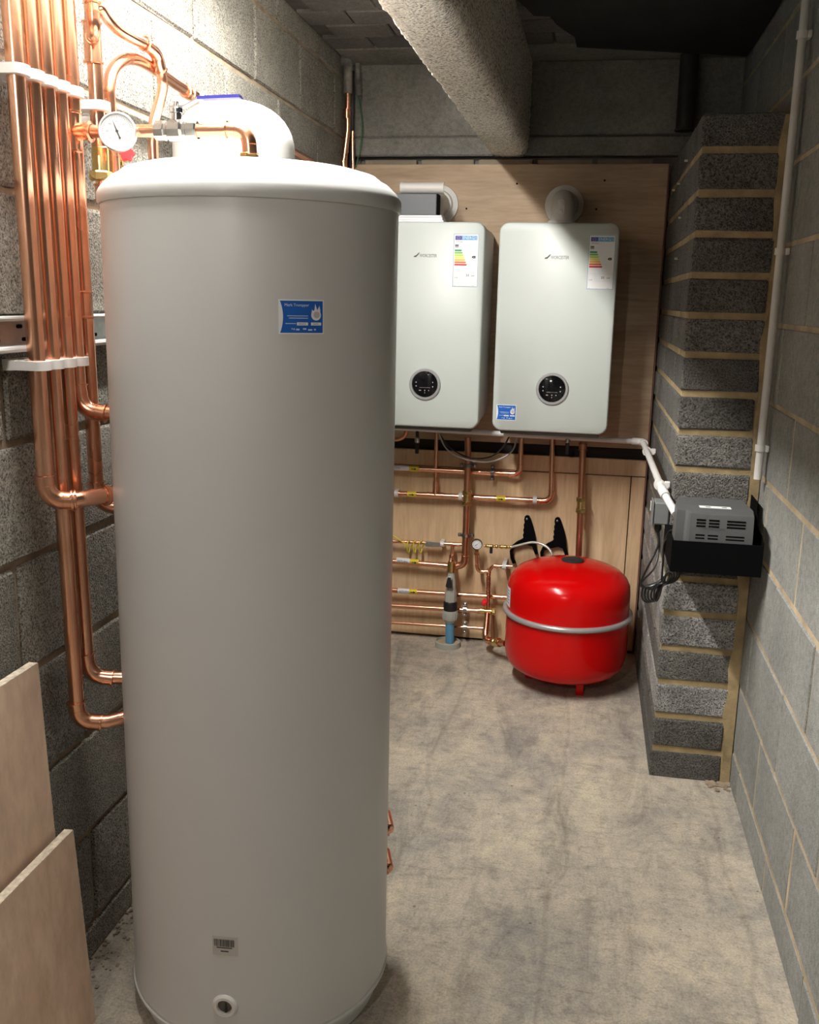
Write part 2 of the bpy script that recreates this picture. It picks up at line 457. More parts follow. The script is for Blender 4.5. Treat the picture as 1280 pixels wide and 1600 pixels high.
_bm = {}
def block_obj(parent, mat, c, s, ch=.005, jit=.5, rot=None):
    key = (mat, tuple(round(q, 3) for q in s), random.randrange(4))
    if key not in _bm:
        vs, fs = box_geo(V(s) * -.5, V(s) * .5, ch, jit)
        me = bpy.data.meshes.new('concrete_block'); me.from_pydata([tuple(q) for q in vs], [], fs); fix_normals(me)
        me.materials.append(MT[mat]); _bm[key] = me
    o = bpy.data.objects.new('concrete_block', _bm[key]); COL.objects.link(o); o.parent = parent
    o.location = V(c) - OFF.get(parent, V((0, 0, 0)))
    if rot: o.rotation_euler = rot
    return o
def block_wall(parent, mat, x_face, sgn, z0, pitch, ncourse, off_even, off_odd, ymax, joint, thick=.07, ch=.005, ymin=YF):
    for k in range(-1, ncourse):
        za = max(z0 + pitch * k + joint / 2, 0.0); zb = min(z0 + pitch * (k + 1) - joint / 2, ZC - .002)
        if zb - za < .03: continue
        y = (off_even if k % 2 == 0 else off_odd) - .45 * 30
        while y < ymax:
            a = max(y + joint / 2, ymin); b = min(y + .45 - joint / 2, ymax); y += .45
            if b - a < .03: continue
            pr = random.uniform(-.002, .002)
            x0 = x_face + sgn * pr
            block_obj(parent, mat, (x0 + sgn * -thick / 2, (a + b) / 2, (za + zb) / 2), (thick, b - a, zb - za), ch)
block_wall(wl, 'block_left', XL, 1, .0755, .2205, 11, .40, .19, YB + .02, .013)
block_wall(wr, 'block_right', XR, -1, .11, .2145, 11, .25, .04, YB + .02, .0125, ch=.003)

# ceiling infill blocks, in rows across the room either side of the beam
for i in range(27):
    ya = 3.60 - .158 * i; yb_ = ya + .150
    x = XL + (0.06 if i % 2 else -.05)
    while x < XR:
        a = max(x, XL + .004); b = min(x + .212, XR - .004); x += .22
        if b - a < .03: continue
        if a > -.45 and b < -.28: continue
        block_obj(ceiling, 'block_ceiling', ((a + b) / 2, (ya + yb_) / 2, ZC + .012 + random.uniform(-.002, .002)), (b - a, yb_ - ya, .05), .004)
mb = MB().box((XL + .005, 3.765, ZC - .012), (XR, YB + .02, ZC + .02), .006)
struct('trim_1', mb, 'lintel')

# precast lintel across the back wall with a lower ledge
mb = MB().box((XL + .002, 4.0, 2.078), (XR, YB + .03, ZC - .01), .006)
mb.box((XL + .002, 3.985, 2.004), (XR, YB + .03, 2.076), .006)
tag(mb.build('concrete_lintel', 'lintel'), 'long grey concrete lintel across the back wall above the plywood', 'lintel')

# black membrane sagging under the right part of the ceiling
mb = MB()
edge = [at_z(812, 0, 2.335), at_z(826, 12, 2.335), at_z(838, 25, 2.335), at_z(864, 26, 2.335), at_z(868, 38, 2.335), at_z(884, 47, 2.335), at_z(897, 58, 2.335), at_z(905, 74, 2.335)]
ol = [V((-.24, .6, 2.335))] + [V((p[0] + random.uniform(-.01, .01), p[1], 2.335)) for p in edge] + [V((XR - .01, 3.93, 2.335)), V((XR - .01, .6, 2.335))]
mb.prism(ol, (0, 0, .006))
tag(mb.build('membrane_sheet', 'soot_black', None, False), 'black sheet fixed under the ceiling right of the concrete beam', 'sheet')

# rough concrete beam along the room
def beam():
    mb = MB(); ny, seg = 150, 40
    prof = [(-.445, ZC + .01), (-.445, 2.045), (-.437, 2.018), (-.415, 2.004), (-.36, 2.0), (-.315, 2.003), (-.296, 2.016), (-.289, 2.045), (-.289, ZC + .01)]
    # resample profile
    pts = []
    for (a, b) in zip(prof[:-1], prof[1:]):
        L = math.dist(a, b); k = max(1, int(L / .012))
        for q in range(k): pts.append((a[0] + (b[0] - a[0]) * q / k, a[1] + (b[1] - a[1]) * q / k))
    pts.append(prof[-1])
    vs = []; n = len(pts)
    rr = random.Random(5)
    for i in range(ny + 1):
        y = 1.2 + (4.0 - 1.2) * i / ny
        sh = .012 * (y - 3.0) / 1.0
        for j, (x, z) in enumerate(pts):
            cx_, cz_ = -.367, 2.15
            k = .0035 * rr.uniform(-1, 1)
            if z > ZC - .02: k = 0
            vs.append(V((x + sh * .8 + k * (1 if x > cx_ else -1), y, z - abs(k) * .6)))
    fs = [[i * n + j, i * n + j + 1, (i + 1) * n + j + 1, (i + 1) * n + j] for i in range(ny) for j in range(n - 1)]
    mb.add(vs, fs); mb.box((-.445, YF, 2.0), (-.30, 1.21, ZC + .01), .01)
    return mb
tag(beam().build('ceiling_beam', 'beam_concrete', ang=80), 'rough grey concrete beam running along under the ceiling', 'beam')

# block pier on the right, blocks laid flat
PX, PY = .265, 2.865
pier = thing('block_pier', 'tall pier of dark concrete blocks with yellow mortar beside the right wall', 'pier', (PX + .1, PY, 0))
MB().box((PX + .006, PY + .006, 0), (XR - .004, 3.98, 1.95)).build('mortar_core', 'mortar_pier', pier, False)
for k in range(18):
    za = 0.0 if k == 0 else .096 + .1103 * (k - 1) + .009; zb = .096 + .1103 * k - .009
    if k == 17: zb = 1.957
    x0 = PX + random.uniform(-.002, .003); y = PY
    first = True
    while y < 3.99:
        L = .44 if not (first and k % 2) else .215
        b = min(y + L, 3.995)
        if b - y > .04:
            wdt = (.215 if first else .10) + random.uniform(-.006, .006)
            block_obj(pier, 'block_pier_pale' if k in (4, 5, 2) else 'block_pier', (x0 + wdt / 2, (y + b) / 2 + (random.uniform(-.002, .003) if first else 0), (za + zb) / 2), (wdt, b - y, zb - za), .005, .7)
        y = b + .012; first = False
# mortar smear filling the gap between pier and wall
mb = MB()
n = 26; o1 = []
for i in range(n + 1):
    z = 1.95 * i / n; o1.append(V((.475 + random.uniform(-.008, .010), PY - .001, z)))
mb.prism(o1 + [V((XR - .0025, PY - .001, 1.95)), V((XR - .0025, PY - .001, 0))], (0, .03, 0)); mb.build('mortar_fillet', 'mortar_pier', pier, False)
# short anchors in the pier side
for (px, py) in ((1074, 251), (1062, 287), (1054, 297), (1064, 340), (1058, 404)):
    p = at_x(px, py, PX)
    MB().tube([p + V((.01, 0, 0)), p + V((-.008, 0, 0))], .0035, 8).build('wall_plug', 'white_dirty', pier)

# grit and mortar lumps at the foot of the left wall
mb = MB(); rr = random.Random(3)
for i in range(260):
    p = V((XL + abs(rr.gauss(0, .03)) + .002, rr.uniform(1.5, 2.6), 0)); s = rr.uniform(.0012, .0045)
    vs, fs = box_geo(p - V((s, s * rr.uniform(.6, 1.4), 0)), p + V((s, s, s * rr.uniform(.6, 1.3))), s * .3, .5)
    mb.add(vs, fs)
for i in range(90):
    p = V((rr.uniform(.44, .51), PY - abs(rr.gauss(0, .02)), 0)); s = rr.uniform(.002, .006)
    vs, fs = box_geo(p - V((s, s, 0)), p + V((s, s, s)), s * .3, .5); mb.add(vs, fs)
tag(mb.build('grit', 'mortar_left', None, False), 'crumbs of mortar and grit lying along the wall foot', 'grit', kind='stuff')

# ------------------------------------------------------------------ plywood lining on the back wall
PW = 3.95
def sheet(label, a, b, mat, y=PW, t=.018):
    return tag(MB().box((a[0], y, a[1]), (b[0], y + t, b[1]), .0012).build('plywood_sheet', mat, None, False), label, 'plywood')
up = sheet('large upper plywood sheet behind the two boilers', (-.965, .874), (.256, 1.968), 'ply_top')
MB().box((-.968, PW + .002, .872), (-.9655, PW + .016, 1.966)).build('edge_veneer', 'ply_edge', up, False)
sheet('narrow plywood strip just below the black gap under the boilers', (-.965, .762), (.256, .828), 'ply_low')
sheet('large lower plywood sheet behind the copper pipework', (-.965, .012), (.199, .758), 'ply_low')
sheet('slim upright plywood strip beside the block pier', (.203, .012), (.256, .758), 'ply_low')
tag(MB().box((.2568, PW - .012, .012), (.2615, PW + .03, 1.96), .001).build('timber_strip', 'red_timber', None, False), 'thin reddish timber strip between plywood and block pier', 'strip')
# screw holes
for i, (px, py) in enumerate(((808, 287), (729, 326), (945, 282), (932, 327))):
    p = at_y(px, py, PW)
    MB().lathe([(.004, -.0012), (.004, .003)], p, (0, 1, 0), 10).build('screw_hole', 'black_matt', up)
# battens and black gaps behind
for i, x in enumerate((-.93, -.70, -.47, -.24, -.01)):
    tag(MB().box((x, PW + .02, .01), (x + .21, PW + .06, 1.988), .002).build('wall_batten', 'batten_wood', None, False), 'grey timber batten end over the plywood, %s' % ('first from the left corner', 'second from the left corner', 'above the half hidden boiler', 'under the end of the concrete beam', 'above the right boiler')[i], 'batten', 'battens behind the plywood')
tag(MB().box((-.965, PW + .019, .82), (.256, PW + .024, .88)).build('backing_strip', 'black_gap', None, False), 'black backing strip in the gap between upper and lower plywood', 'strip')

# ------------------------------------------------------------------ boilers
BF = 3.57
def rrect(x0, x1, z0, z1, r, y, n=7):
    pts = []
    for (cx_, cz_, a0) in ((x1 - r, z1 - r, 0), (x0 + r, z1 - r, 90), (x0 + r, z0 + r, 180), (x1 - r, z0 + r, 270)):
        for k in range(n + 1):
            a = math.radians(a0 + 90 * k / n); pts.append(V((cx_ + r * math.cos(a), y, cz_ + r * math.sin(a))))
    return pts
def loft(mb, rings, cap0=True, cap1=True):
    n = len(rings[0]); vs = [p for r in rings for p in r]; fs = []
    for i in range(len(rings) - 1):
        for k in range(n): fs.append([i * n + k, i * n + (k + 1) % n, (i + 1) * n + (k + 1) % n, (i + 1) * n + k])
    if cap0: fs.append(list(range(n)))
    if cap1: fs.append([(len(rings) - 1) * n + k for k in range(n)])
    return mb.add(vs, fs)
def installer_sticker(parent, W, H, mapf, nu=1):
    """mapf(u, v, lift); blue card with a notched left edge, flame emblem, lettering"""
    st = quad(MB(), -.03 * W, -.04 * H, 1.03 * W, 1.04 * H, lambda u, v: mapf(u, v, .0004), nu).build('sticker', 'sticker_white', parent, False)
    L1 = lambda u, v: mapf(u * W, v * H, .0008); L2 = lambda u, v: mapf(u * W, v * H, .0012); L3 = lambda u, v: mapf(u * W, v * H, .0016)
    mb = MB()
    for i in range(16):
        a, b = i / 16, (i + 1) / 16
        e = lambda t: .07 * max(0, math.sin(math.pi * t)) ** .8
        ns = 6
        for k in range(ns):
            ua0, ua1 = e(a) + (1 - e(a)) * k / ns, e(a) + (1 - e(a)) * (k + 1) / ns
            ub0, ub1 = e(b) + (1 - e(b)) * k / ns, e(b) + (1 - e(b)) * (k + 1) / ns
            poly(mb, [(ua0, a), (ua1, a), (ub1, b), (ub0, b)], L1)
    mb.build('blue_print', 'sticker_blue', st, False)
    mb = MB()
    text_into(mb, 'Mark Trumpper', .125, lambda u, v: L2(.10 + u * H / W, .83 + v))
    mb.build('lettering', 'sticker_white', st, False)
    mb = MB()
    for (a, b, v) in ((.16, .64, .52), (.2, .64, .45), (.12, .36, .28)): quad(mb, a, v, b, v + .022, L2, 3)
    for (a, b, v) in ((.26, .28, .1), (.3, .33, .09), (.36, .44, .08), (.52, .60, .1), (.64, .74, .07), (.78, .83, .08)): quad(mb, a, v, b, v + .05, L2)
    mb.build('small_print', 'print_light', st, False)
    mb = MB(); quad(mb, .38, .235, .64, .33, L2, 2); quad(mb, .71, .235, .96, .33, L2, 2); mb.build('date_boxes', 'sticker_white', st, False)
    mb = MB(); text_into(mb, 'SERVICE', .07, lambda u, v: L3(.41 + u * H / W, .255 + v)); text_into(mb, 'DATE', .07, lambda u, v: L3(.76 + u * H / W, .255 + v)); mb.build('box_lettering', 'print_black', st, False)
    mb = MB(); poly(mb, circ(.835, .56, .12, 20, ry=.17), L2)
    poly(mb, [(.72, .6), (.735, .75), (.77, .66), (.79, .62)], L2); poly(mb, [(.79, .68), (.81, .92), (.86, .72)], L2); poly(mb, [(.86, .70), (.915, .86), (.94, .70), (.93, .62)], L2)
    mb.build('flame_emblem', 'paper', st, False)
    mb = MB(); poly(mb, circ(.845, .57, .075, 18, ry=.105), L3); mb.build('flame_core', 'print_silver', st, False)
    return st
def energy_label(parent, x0, x1, z0, z1):
    W, H = x1 - x0, z1 - z0
    mp = lambda l: (lambda u, v: V((x0 + u * W, BF - l, z0 + v * H)))
    st = MB(); quad(st, -.02, -.01, 1.02, 1.01, mp(.0004)); st = st.build('energy_label', 'print_light', parent, False)
    quad(MB(), 0, .0, 1, 1, mp(.0006)).build('label_edge', 'print_grey', st, False)
    quad(MB(), .012, .006, .988, .994, mp(.0008)).build('label_paper', 'sticker_white', st, False)
    quad(MB(), .06, .885, .32, .965, mp(.001)).build('flag_panel', 'sticker_navy', st, False)
    quad(MB(), .32, .885, .94, .965, mp(.001)).build('blue_header', 'sticker_cyan', st, False)
    mb = MB()
    for k in range(12):
        a = k * math.pi / 6; poly(mb, circ(.19 + .06 * math.cos(a), .925 + .024 * math.sin(a), .008, 5, ry=.004), mp(.0013))
    mb.build('flag_stars', 'tape_yellow', st, False)
    mb = MB(); text_into(mb, 'ENERG', .075, lambda u, v: mp(.0013)(.35 + u * H / W * .98, .902 + v), sx=1.0)
    text_into(mb, 'Y IJA', .035, lambda u, v: mp(.0013)(.79 + u * H / W, .928 + v)); text_into(mb, 'IE IA', .035, lambda u, v: mp(.0013)(.79 + u * H / W, .895 + v))
    mb.build('header_lettering', 'sticker_white', st, False)
    mb = MB(); text_into(mb, 'Worcester', .03, lambda u, v: mp(.001)(.10 + u * H / W, .843 + v)); mb.build('maker_lettering', 'print_black', st, False)
    mb = MB(); quad(mb, .06, .765, .2, .8, mp(.001)); quad(mb, .06, .745, .2, .758, mp(.001)); mb.build('heater_symbol', 'print_grey', st, False)
    for k in range(7):
        v = .705 - .045 * k; u1 = .34 + .036 * k
        mb = MB(); poly(mb, [(.05, v - .034), (u1 - .03, v - .034), (u1, v - .017), (u1 - .03, v), (.05, v)], mp(.001)); mb.build('rating_band', 'band_%d' % k, st, False)
    mb = MB(); poly(mb, [(.74, .565), (.78, .588), (.89, .588), (.89, .542), (.78, .542)], mp(.001)); mb.build('rating_arrow', 'print_black', st, False)
    mb = MB(); text_into(mb, 'A', .034, lambda u, v: mp(.0013)(.80 + u * H / W, .553 + v)); mb.build('rating_letter', 'sticker_white', st, False)
    mb = MB()
    for (a, b, c, d) in ((.05, .15, .3, .29), (.34, .15, .95, .29)):
        for (p, q, r_, s_) in ((a, b, c, b + .004), (a, d - .004, c, d), (a, b, a + .008, d), (c - .008, b, c, d)): quad(mb, p, q, r_, s_, mp(.001))
    mb.build('frame_lines', 'print_light', st, False)
    mb = MB(); text_into(mb, '30', .068, lambda u, v: mp(.001)(.52 + u * H / W, .195 + v)); text_into(mb, 'kW', .042, lambda u, v: mp(.001)(.74 + u * H / W, .195 + v))
    text_into(mb, '50 dB', .026, lambda u, v: mp(.001)(.07 + u * H / W, .165 + v)); text_into(mb, '2015', .014, lambda u, v: mp(.001)(.06 + u * H / W, .014 + v)); text_into(mb, '811/2013', .014, lambda u, v: mp(.001)(.76 + u * H / W, .014 + v))
    mb.build('value_lettering', 'print_black', st, False)
    return st

def boiler(label, x0, x1, dcx, lx, ex, sticker):
    z0, z1 = .974, 1.722
    root = thing('boiler', label, 'boiler', ((x0 + x1) / 2, 3.75, z0))
    mb = MB(); i = .006
    loft(mb, [rrect(x0, x1, z0, z1, .034, BF + .075), rrect(x0, x1, z0, z1, .034, BF + .012), rrect(x0 + .002, x1 - .002, z0 + .002, z1 - .002, .033, BF + .004), rrect(x0 + i, x1 - i, z0 + i, z1 - i, .03, BF)])
    mb.build('front_panel', 'boiler_white', root, ang=50)
    mb = MB(); loft(mb, [rrect(x0 + .004, x1 - .004, z0 + .004, z1 - .004, .032, BF + .0765), rrect(x0 + .004, x1 - .004, z0 + .004, z1 - .004, .032, PW - .022)]); mb.build('casing', 'boiler_side', root, ang=50)
    MB().box((x0 + .03, BF + .03, z0 - .014), (x1 - .03, PW - .03, z0 - .0005), .003).build('underside_tray', 'boiler_under', root, False)
    MB().box((x0 + .06, PW - .021, z0 + .03), (x1 - .06, PW - .0005, z1 - .03), .002).build('hanging_bracket', 'steel_galv', root, False)
    # round display
    c = V((dcx, BF, 1.136)); R = .0595
    MB().lathe([(R, .002), (R, -.004), (R - .003, -.0065), (R - .010, -.0065), (R - .0115, -.002), (R - .0115, .001)], c, (0, 1, 0), 48, caps=False).build('display_ring', 'rim_grey', root, ang=30)
    dg = MB().lathe([(.0485, .0), (.0485, -.0025), (.0475, -.003)], c, (0, 1, 0), 48).build('display_glass', 'black_glass', root)
    mpd = lambda u, v: V((dcx + u, BF - .0034, 1.136 + v))
    mb = MB()
    for (u, v) in ((-.0335, .007), (-.033, -.007), (.030, .008), (.030, -.008)): poly(mb, circ(u, v, .0022, 10), mpd)
    quad(mb, -.022, -.024, -.014, -.0215, mpd); poly(mb, circ(0, -.0225, .002, 8), mpd); poly(mb, circ(.015, -.0225, .002, 8), mpd); quad(mb, -.0008, -.033, .0008, -.029, mpd); quad(mb, -.02, -.0125, .02, -.0118, mpd)
    mb.build('display_marks', 'print_silver', dg, False)
    # maker's mark with leaf symbol
    mb = MB(); mpl = lambda u, v: V((lx + u, BF - .0008, 1.597 + v))
    text_into(mb, 'WORCESTER', .0165, lambda u, v: mpl(.017 + u, v), sx=.66)
    poly(mb, [(-.003, 0), (.004, 0), (.014, .011), (.0165, .018), (.010, .013)], mpl); poly(mb, [(-.006, -.001), (-.004, .004), (.004, .007), (.002, .003)], mpl)
    mb.build('maker_lettering', 'print_grey', root, False)
    energy_label(root, ex, ex + .091, 1.495, 1.680)
    if sticker: installer_sticker(root, .069, .053, lambda u, v, l: V((-.323 + u, BF - l, 1.0165 + v)))
    return root
B1 = boiler('white wall boiler half hidden behind the tall cylinder', -.815, -.391, -.597, -.645, -.504, False)
B2 = boiler('white wall boiler on the right, nearest the block pier', -.340, .083, -.124, -.170, -.0215, True)

# flues
for nm, fx, lab in (('flue_bend', -.618, 'grey flue bend leaving the top of the half hidden boiler'), ('flue_bend', -.128, 'grey flue bend and round wall plate above the right boiler')):
    rt = thing(nm, lab, 'flue', (fx, 3.74, 1.722))
    yy = 3.765
    path, arcs = fillet([V((fx, yy, 1.7225)), V((fx, yy, 1.815)), V((fx, 3.9485, 1.815))], .046, 12)
    MB().tube(path, .043, 28).build('bend', 'flue_grey', rt)
    MB().lathe([(.049, 0), (.051, .004), (.051, .016), (.049, .02)], V((fx, yy, 1.7225)), (0, 0, 1), 32).build('collar', 'flue_grey', rt)
    MB().lathe([(.050, -.028), (.055, -.014), (.074, -.010), (.075, -.002), (.075, 0)], V((fx, 3.9495, 1.815)), (0, 1, 0), 40).build('wall_plate', 'white_dirty', rt)
    c = V((fx - .004, yy - .047, 1.787)); sl = []
    for (cz, a0) in ((.016, 0), (-.016, 180)):
        for k in range(9):
            a = math.radians(a0 + 180 * k / 8); sl.append(V((c[0] + .0125 * math.cos(a), c[1] + .035, c[2] + cz + .0125 * math.sin(a))))
    pl = MB().prism(sl, (0, -.035, 0)).build('test_point_cover', 'flue_grey', rt)
    for dz in (.014, -.014): MB().lathe([(.0085, 0), (.0085, -.003), (.0055, -.0045)], V((c[0], c[1] + .0005, c[2] + dz)), (0, 1, 0), 16).build('test_plug', 'flue_grey', pl)

# odds and ends on top of the hidden boiler
tag(MB().box((-.725, 3.60, 1.7225), (-.548, 3.68, 1.729), .001).box((-.728, 3.602, 1.7293), (-.553, 3.678, 1.739), .001).box((-.722, 3.6, 1.7393), (-.556, 3.675, 1.7465), .001).build('manual_booklets', 'paper', None, False), 'stack of thin white booklets lying on top of a boiler', 'booklets')
rt = thing('small_carton', 'dark grey small carton lying on the booklets on the boiler', 'box', (-.65, 3.64, 1.747))
MB().box((-.728, 3.602, 1.747), (-.576, 3.665, 1.822), .002).build('carton_body', 'grey_dark_box', rt, False)
MB().box((-.7365, 3.603, 1.7475), (-.7285, 3.664, 1.8215), .001).build('carton_end', 'black_matt', rt, False)
MB().box((-.5755, 3.603, 1.7475), (-.5715, 3.664, 1.8215), .001).build('carton_flap', 'black_matt', rt, False)
# a cut white plastic offcut resting on the carton
rt = thing('plastic_offcut', 'pale grey curved plastic offcut resting on the dark carton', 'offcut', (-.64, 3.64, 1.8225))
mb = MB(); prof = []
for k in range(9):
    a = math.radians(-80 + 160 * k / 8); prof.append((3.655 - .030 * math.cos(a), 1.845 + .0225 * math.sin(a)))
vs = []; xs = (-.718, -.712, -.705, -.565, -.556)
for x, s in zip(xs, (1.03, 1.03, .94, .94, 1.02)):
    for (y, z) in prof: vs.append(V((x, 3.655 + (y - 3.655) * s, 1.845 + (z - 1.845) * s)))
    for (y, z) in prof[::-1]: vs.append(V((x, 3.659 + (y - 3.655) * s * .9, 1.845 + (z - 1.845) * s * .9)))
n = 18
fs = [[i * n + k, i * n + (k + 1) % n, (i + 1) * n + (k + 1) % n, (i + 1) * n + k] for i in range(4) for k in range(n)] + [list(range(n)), [4 * n + k for k in range(n)]]
mb.add(vs, fs).build('curved_shell', 'flue_grey', rt, ang=40)

# ------------------------------------------------------------------ hot water cylinder
CC = V((-.62, 1.75, 0)); CRD = .267
cyl = thing('water_cylinder', 'tall grey hot water cylinder with white lid in the foreground', 'cylinder', CC)
MB().lathe([(CRD - .012, .055), (CRD, .0595), (CRD + .0015, .066), (CRD, .073), (CRD, 1.603), (CRD - .01, 1.606)], CC, (0, 0, 1), 128).build('shell', 'cyl_shell', cyl, ang=25)
MB().lathe([(CRD - .004, .050), (CRD + .0035, .0535), (CRD + .0035, .0575), (CRD - .002, .0605)], CC, (0, 0, 1), 128).build('bottom_rim', 'white_enamel', cyl, ang=25)
MB().lathe([(.246, .001), (.25, .006), (.25, .05), (.246, .052)], CC, (0, 0, 1), 96).build('plinth', 'cyl_lid', cyl)
MB().lathe([(CRD + .003, 1.599), (CRD + .005, 1.603), (CRD + .005, 1.618), (CRD + .002, 1.624), (.262, 1.633), (.248, 1.646), (.236, 1.652), (.2335, 1.6545), (.226, 1.660), (.20, 1.667), (.15, 1.672), (.08, 1.6755), (.0, 1.676)], CC, (0, 0, 1), 128).build('lid', 'cyl_lid', cyl, ang=30)
def cylmap(a0, z0):
    def f(u, v, l=.001):
        a = a0 + u / CRD; r = CRD + l
        return V((CC[0] + r * math.sin(a), CC[1] - r * math.cos(a), z0 + v))
    return f
installer_sticker(cyl, .0735, .051, cylmap(math.radians(28.3), 1.391), 6)
cm = cylmap(math.radians(-.8), .246)
st = quad(MB(), 0, 0, .049, .040, lambda u, v: cm(u, v, .0005), 6).build('barcode_sticker', 'sticker_clear', cyl, False)
mb = MB(); u = .0035; rb = random.Random(2)
while u < .042:
    wd = rb.choice((.0006, .0009, .0013, .0019)); quad(mb, u, .019, u + wd, .034, lambda a, b: cm(a, b, .0009)); u += wd + rb.choice((.0005, .0008, .0011))
quad(mb, .008, .0155, .038, .0175, lambda a, b: cm(a, b, .0009), 5); quad(mb, .016, .008, .031, .0105, lambda a, b: cm(a, b, .0009), 3)
mb.build('barcode_print', 'print_black', st, False)
# drain point grommet low on the front
ga = math.radians(3.8); gd = V((math.sin(ga), -math.cos(ga), 0)); gc = CC + gd * CRD + V((0, 0, .137))
MB().lathe([(.0245, -.003), (.0245, .002), (.0205, .0055), (.0150, .0055), (.0135, .001), (.0135, -.004)], gc, gd, 40, caps=False).build('grommet', 'white_plastic', cyl)
MB().lathe([(.0137, 0), (.0137, .0006)], gc - gd * .0005, gd, 30).build('grommet_recess', 'mortar_ceiling', cyl)
MB().tube([gc + V((.002, 0, -.011)) + gd * .001, gc + V((.002, 0, .009)) + gd * .001], [.0035, .001], 8).build('grommet_pin', 'rubber_dark', cyl)
# copper tails with brass nuts on the far right side of the shell
for zz in (.333, .239):
    d = V((.95, .31, 0)).normalized(); p = CC + d * (CRD - .005) + V((0, 0, zz)); pe = p + d * .011
    sub, _ = fillet([p, pe, pe + V((-.02, .06, 0))], .018, 6)
    MB().tube(sub, .011, 14).build('copper_tail', 'copper', cyl)
    MB().lathe([(.0135, -.002), (.0135, .002)], p + d * .008, d, 18).build('tail_ring', 'copper', cyl)

# brass outlet, elbow, ball valve and gauge on top: hot outlet run belongs to the fifth riser (see below)

# white expansion vessel behind the cylinder
EVC = V((-.803, 2.15, 0))
ev = thing('expansion_vessel', 'white domed expansion vessel behind the cylinder against the left wall', 'vessel', (EVC[0], EVC[1], 1.38))
pr = [(.0, 1.385), (.08, 1.388), (.121, 1.41), (.134, 1.45), (.134, 1.765)]
for k in range(1, 11):
    a = math.pi / 2 * k / 10; pr.append((.134 * math.cos(a) ** .82 if k < 10 else 0, 1.765 + .100 * math.sin(a)))
MB().lathe(pr, EVC, (0, 0, 1), 64).build('tank', 'white_enamel', ev, ang=50)
MB().box((XL + .001, 2.13, 1.52), (-.935, 2.17, 1.56), .002).build('wall_bracket', 'steel_galv', ev, False)
MB().lathe([(.136, 1.535), (.138, 1.538), (.138, 1.552), (.136, 1.555)], EVC, (0, 0, 1), 64, caps=False).build('strap', 'steel_galv', ev)

# ------------------------------------------------------------------ slotted rail on the left wall
rail = thing('slotted_rail', 'galvanised slotted channel fixed along the left wall behind the risers', 'rail', (XL, 1.9, 1.345))
mb = MB(); z0, z1 = 1.344, 1.405; y0, y1 = 1.05, 2.6
mb.box((XL + .0005, y0, z0), (XL + .003, y1, z1)); mb.box((XL + .0005, y0, z1 - .003), (XL + .021, y1, z1)); mb.box((XL + .0005, y0, z0), (XL + .021, y1, z0 + .003))
mb.box((XL + .0185, y0, z1 - .011), (XL + .021, y1, z1)); mb.box((XL + .0185, y0, z0), (XL + .021, y1, z0 + .011)); mb.build('channel', 'steel_galv', rail, False)
MB().tube([V((XL + .0215, y0, z1 - .004)), V((XL + .0215, y1, z1 - .004))], .0048, 10).build('upper_lip', 'galv_lip', rail)
MB().tube([V((XL + .0215, y0, z0 + .004)), V((XL + .0215, y1, z0 + .004))], .0060, 10).build('lower_lip', 'galv_lip', rail)
y = 1.1
while y < 2.55:
    for zz in (1.363, 1.386):
        mb = MB(); sl = []
        for (cy_, a0) in ((.006, -90), (-.006, 90)):
            for k in range(7):
                a = math.radians(a0 + 180 * k / 6); sl.append(V((XL + .0032, y + (.0 if zz < 1.37 else -.015) + cy_ + .0035 * math.cos(a), zz + .0035 * math.sin(a))))
        mb.prism(sl, (.0006, 0, 0)).build('slot', 'black_matt', rail, False)
    y += .085

# ------------------------------------------------------------------ risers on the left wall
RX, RR = -.95, .0142
ZT = ZC + .005
def entry(y, z, back=.03):
    """point inside the shell's left side"""
    d = (V((CC[0], CC[1], 0)) - V((RX, y, 0))).normalized()
    return d
R1 = pipe('copper_riser', 'nearest of the five big copper risers, turning into the cylinder at mid height', [(RX, 1.533, ZT), (RX, 1.556, 1.078), (-.898, 1.583, 1.078), (-.845, 1.672, 1.080)], .0152, [0, .036, .05, 0], 'eb', couplings=(((-.909, 1.577, 1.078), (.052, .027, 0), .012), ((-.872, 1.627, 1.079), (.05, .088, 0), .010)))
R2 = pipe('copper_riser', 'second copper riser from the front, running lowest and turning in at the bottom', [(RX, 1.578, ZT), (RX, 1.618, .618), (-.90, 1.640, .614), (-.845, 1.675, .622)], RR, [0, .034, .05, 0], 'eb')
R3 = pipe('copper_riser', 'middle copper riser of the five, elbow just above the lowest one', [(RX, 1.620, ZT), (RX, 1.665, .695), (-.845, 1.695, .690)], RR, .034, 'e')
R4 = pipe('copper_riser', 'fourth copper riser of the bundle with the highest elbow into the cylinder', [(RX, 1.662, ZT), (RX, 1.690, 1.226), (-.845, 1.705, 1.222)], RR, .034, 'e')
zt5 = at_x(115, 206, RX)[2]
R5 = pipe('copper_riser', 'fifth copper riser with tee and dial gauge branch to the cylinder lid', [(RX, 1.708, ZT), (RX, 1.738, 1.032), (-.85, 1.760, 1.028)], RR, .032, 'e', couplings=(((RX, 1.722, 1.425), (0, 0, 1), .052),))
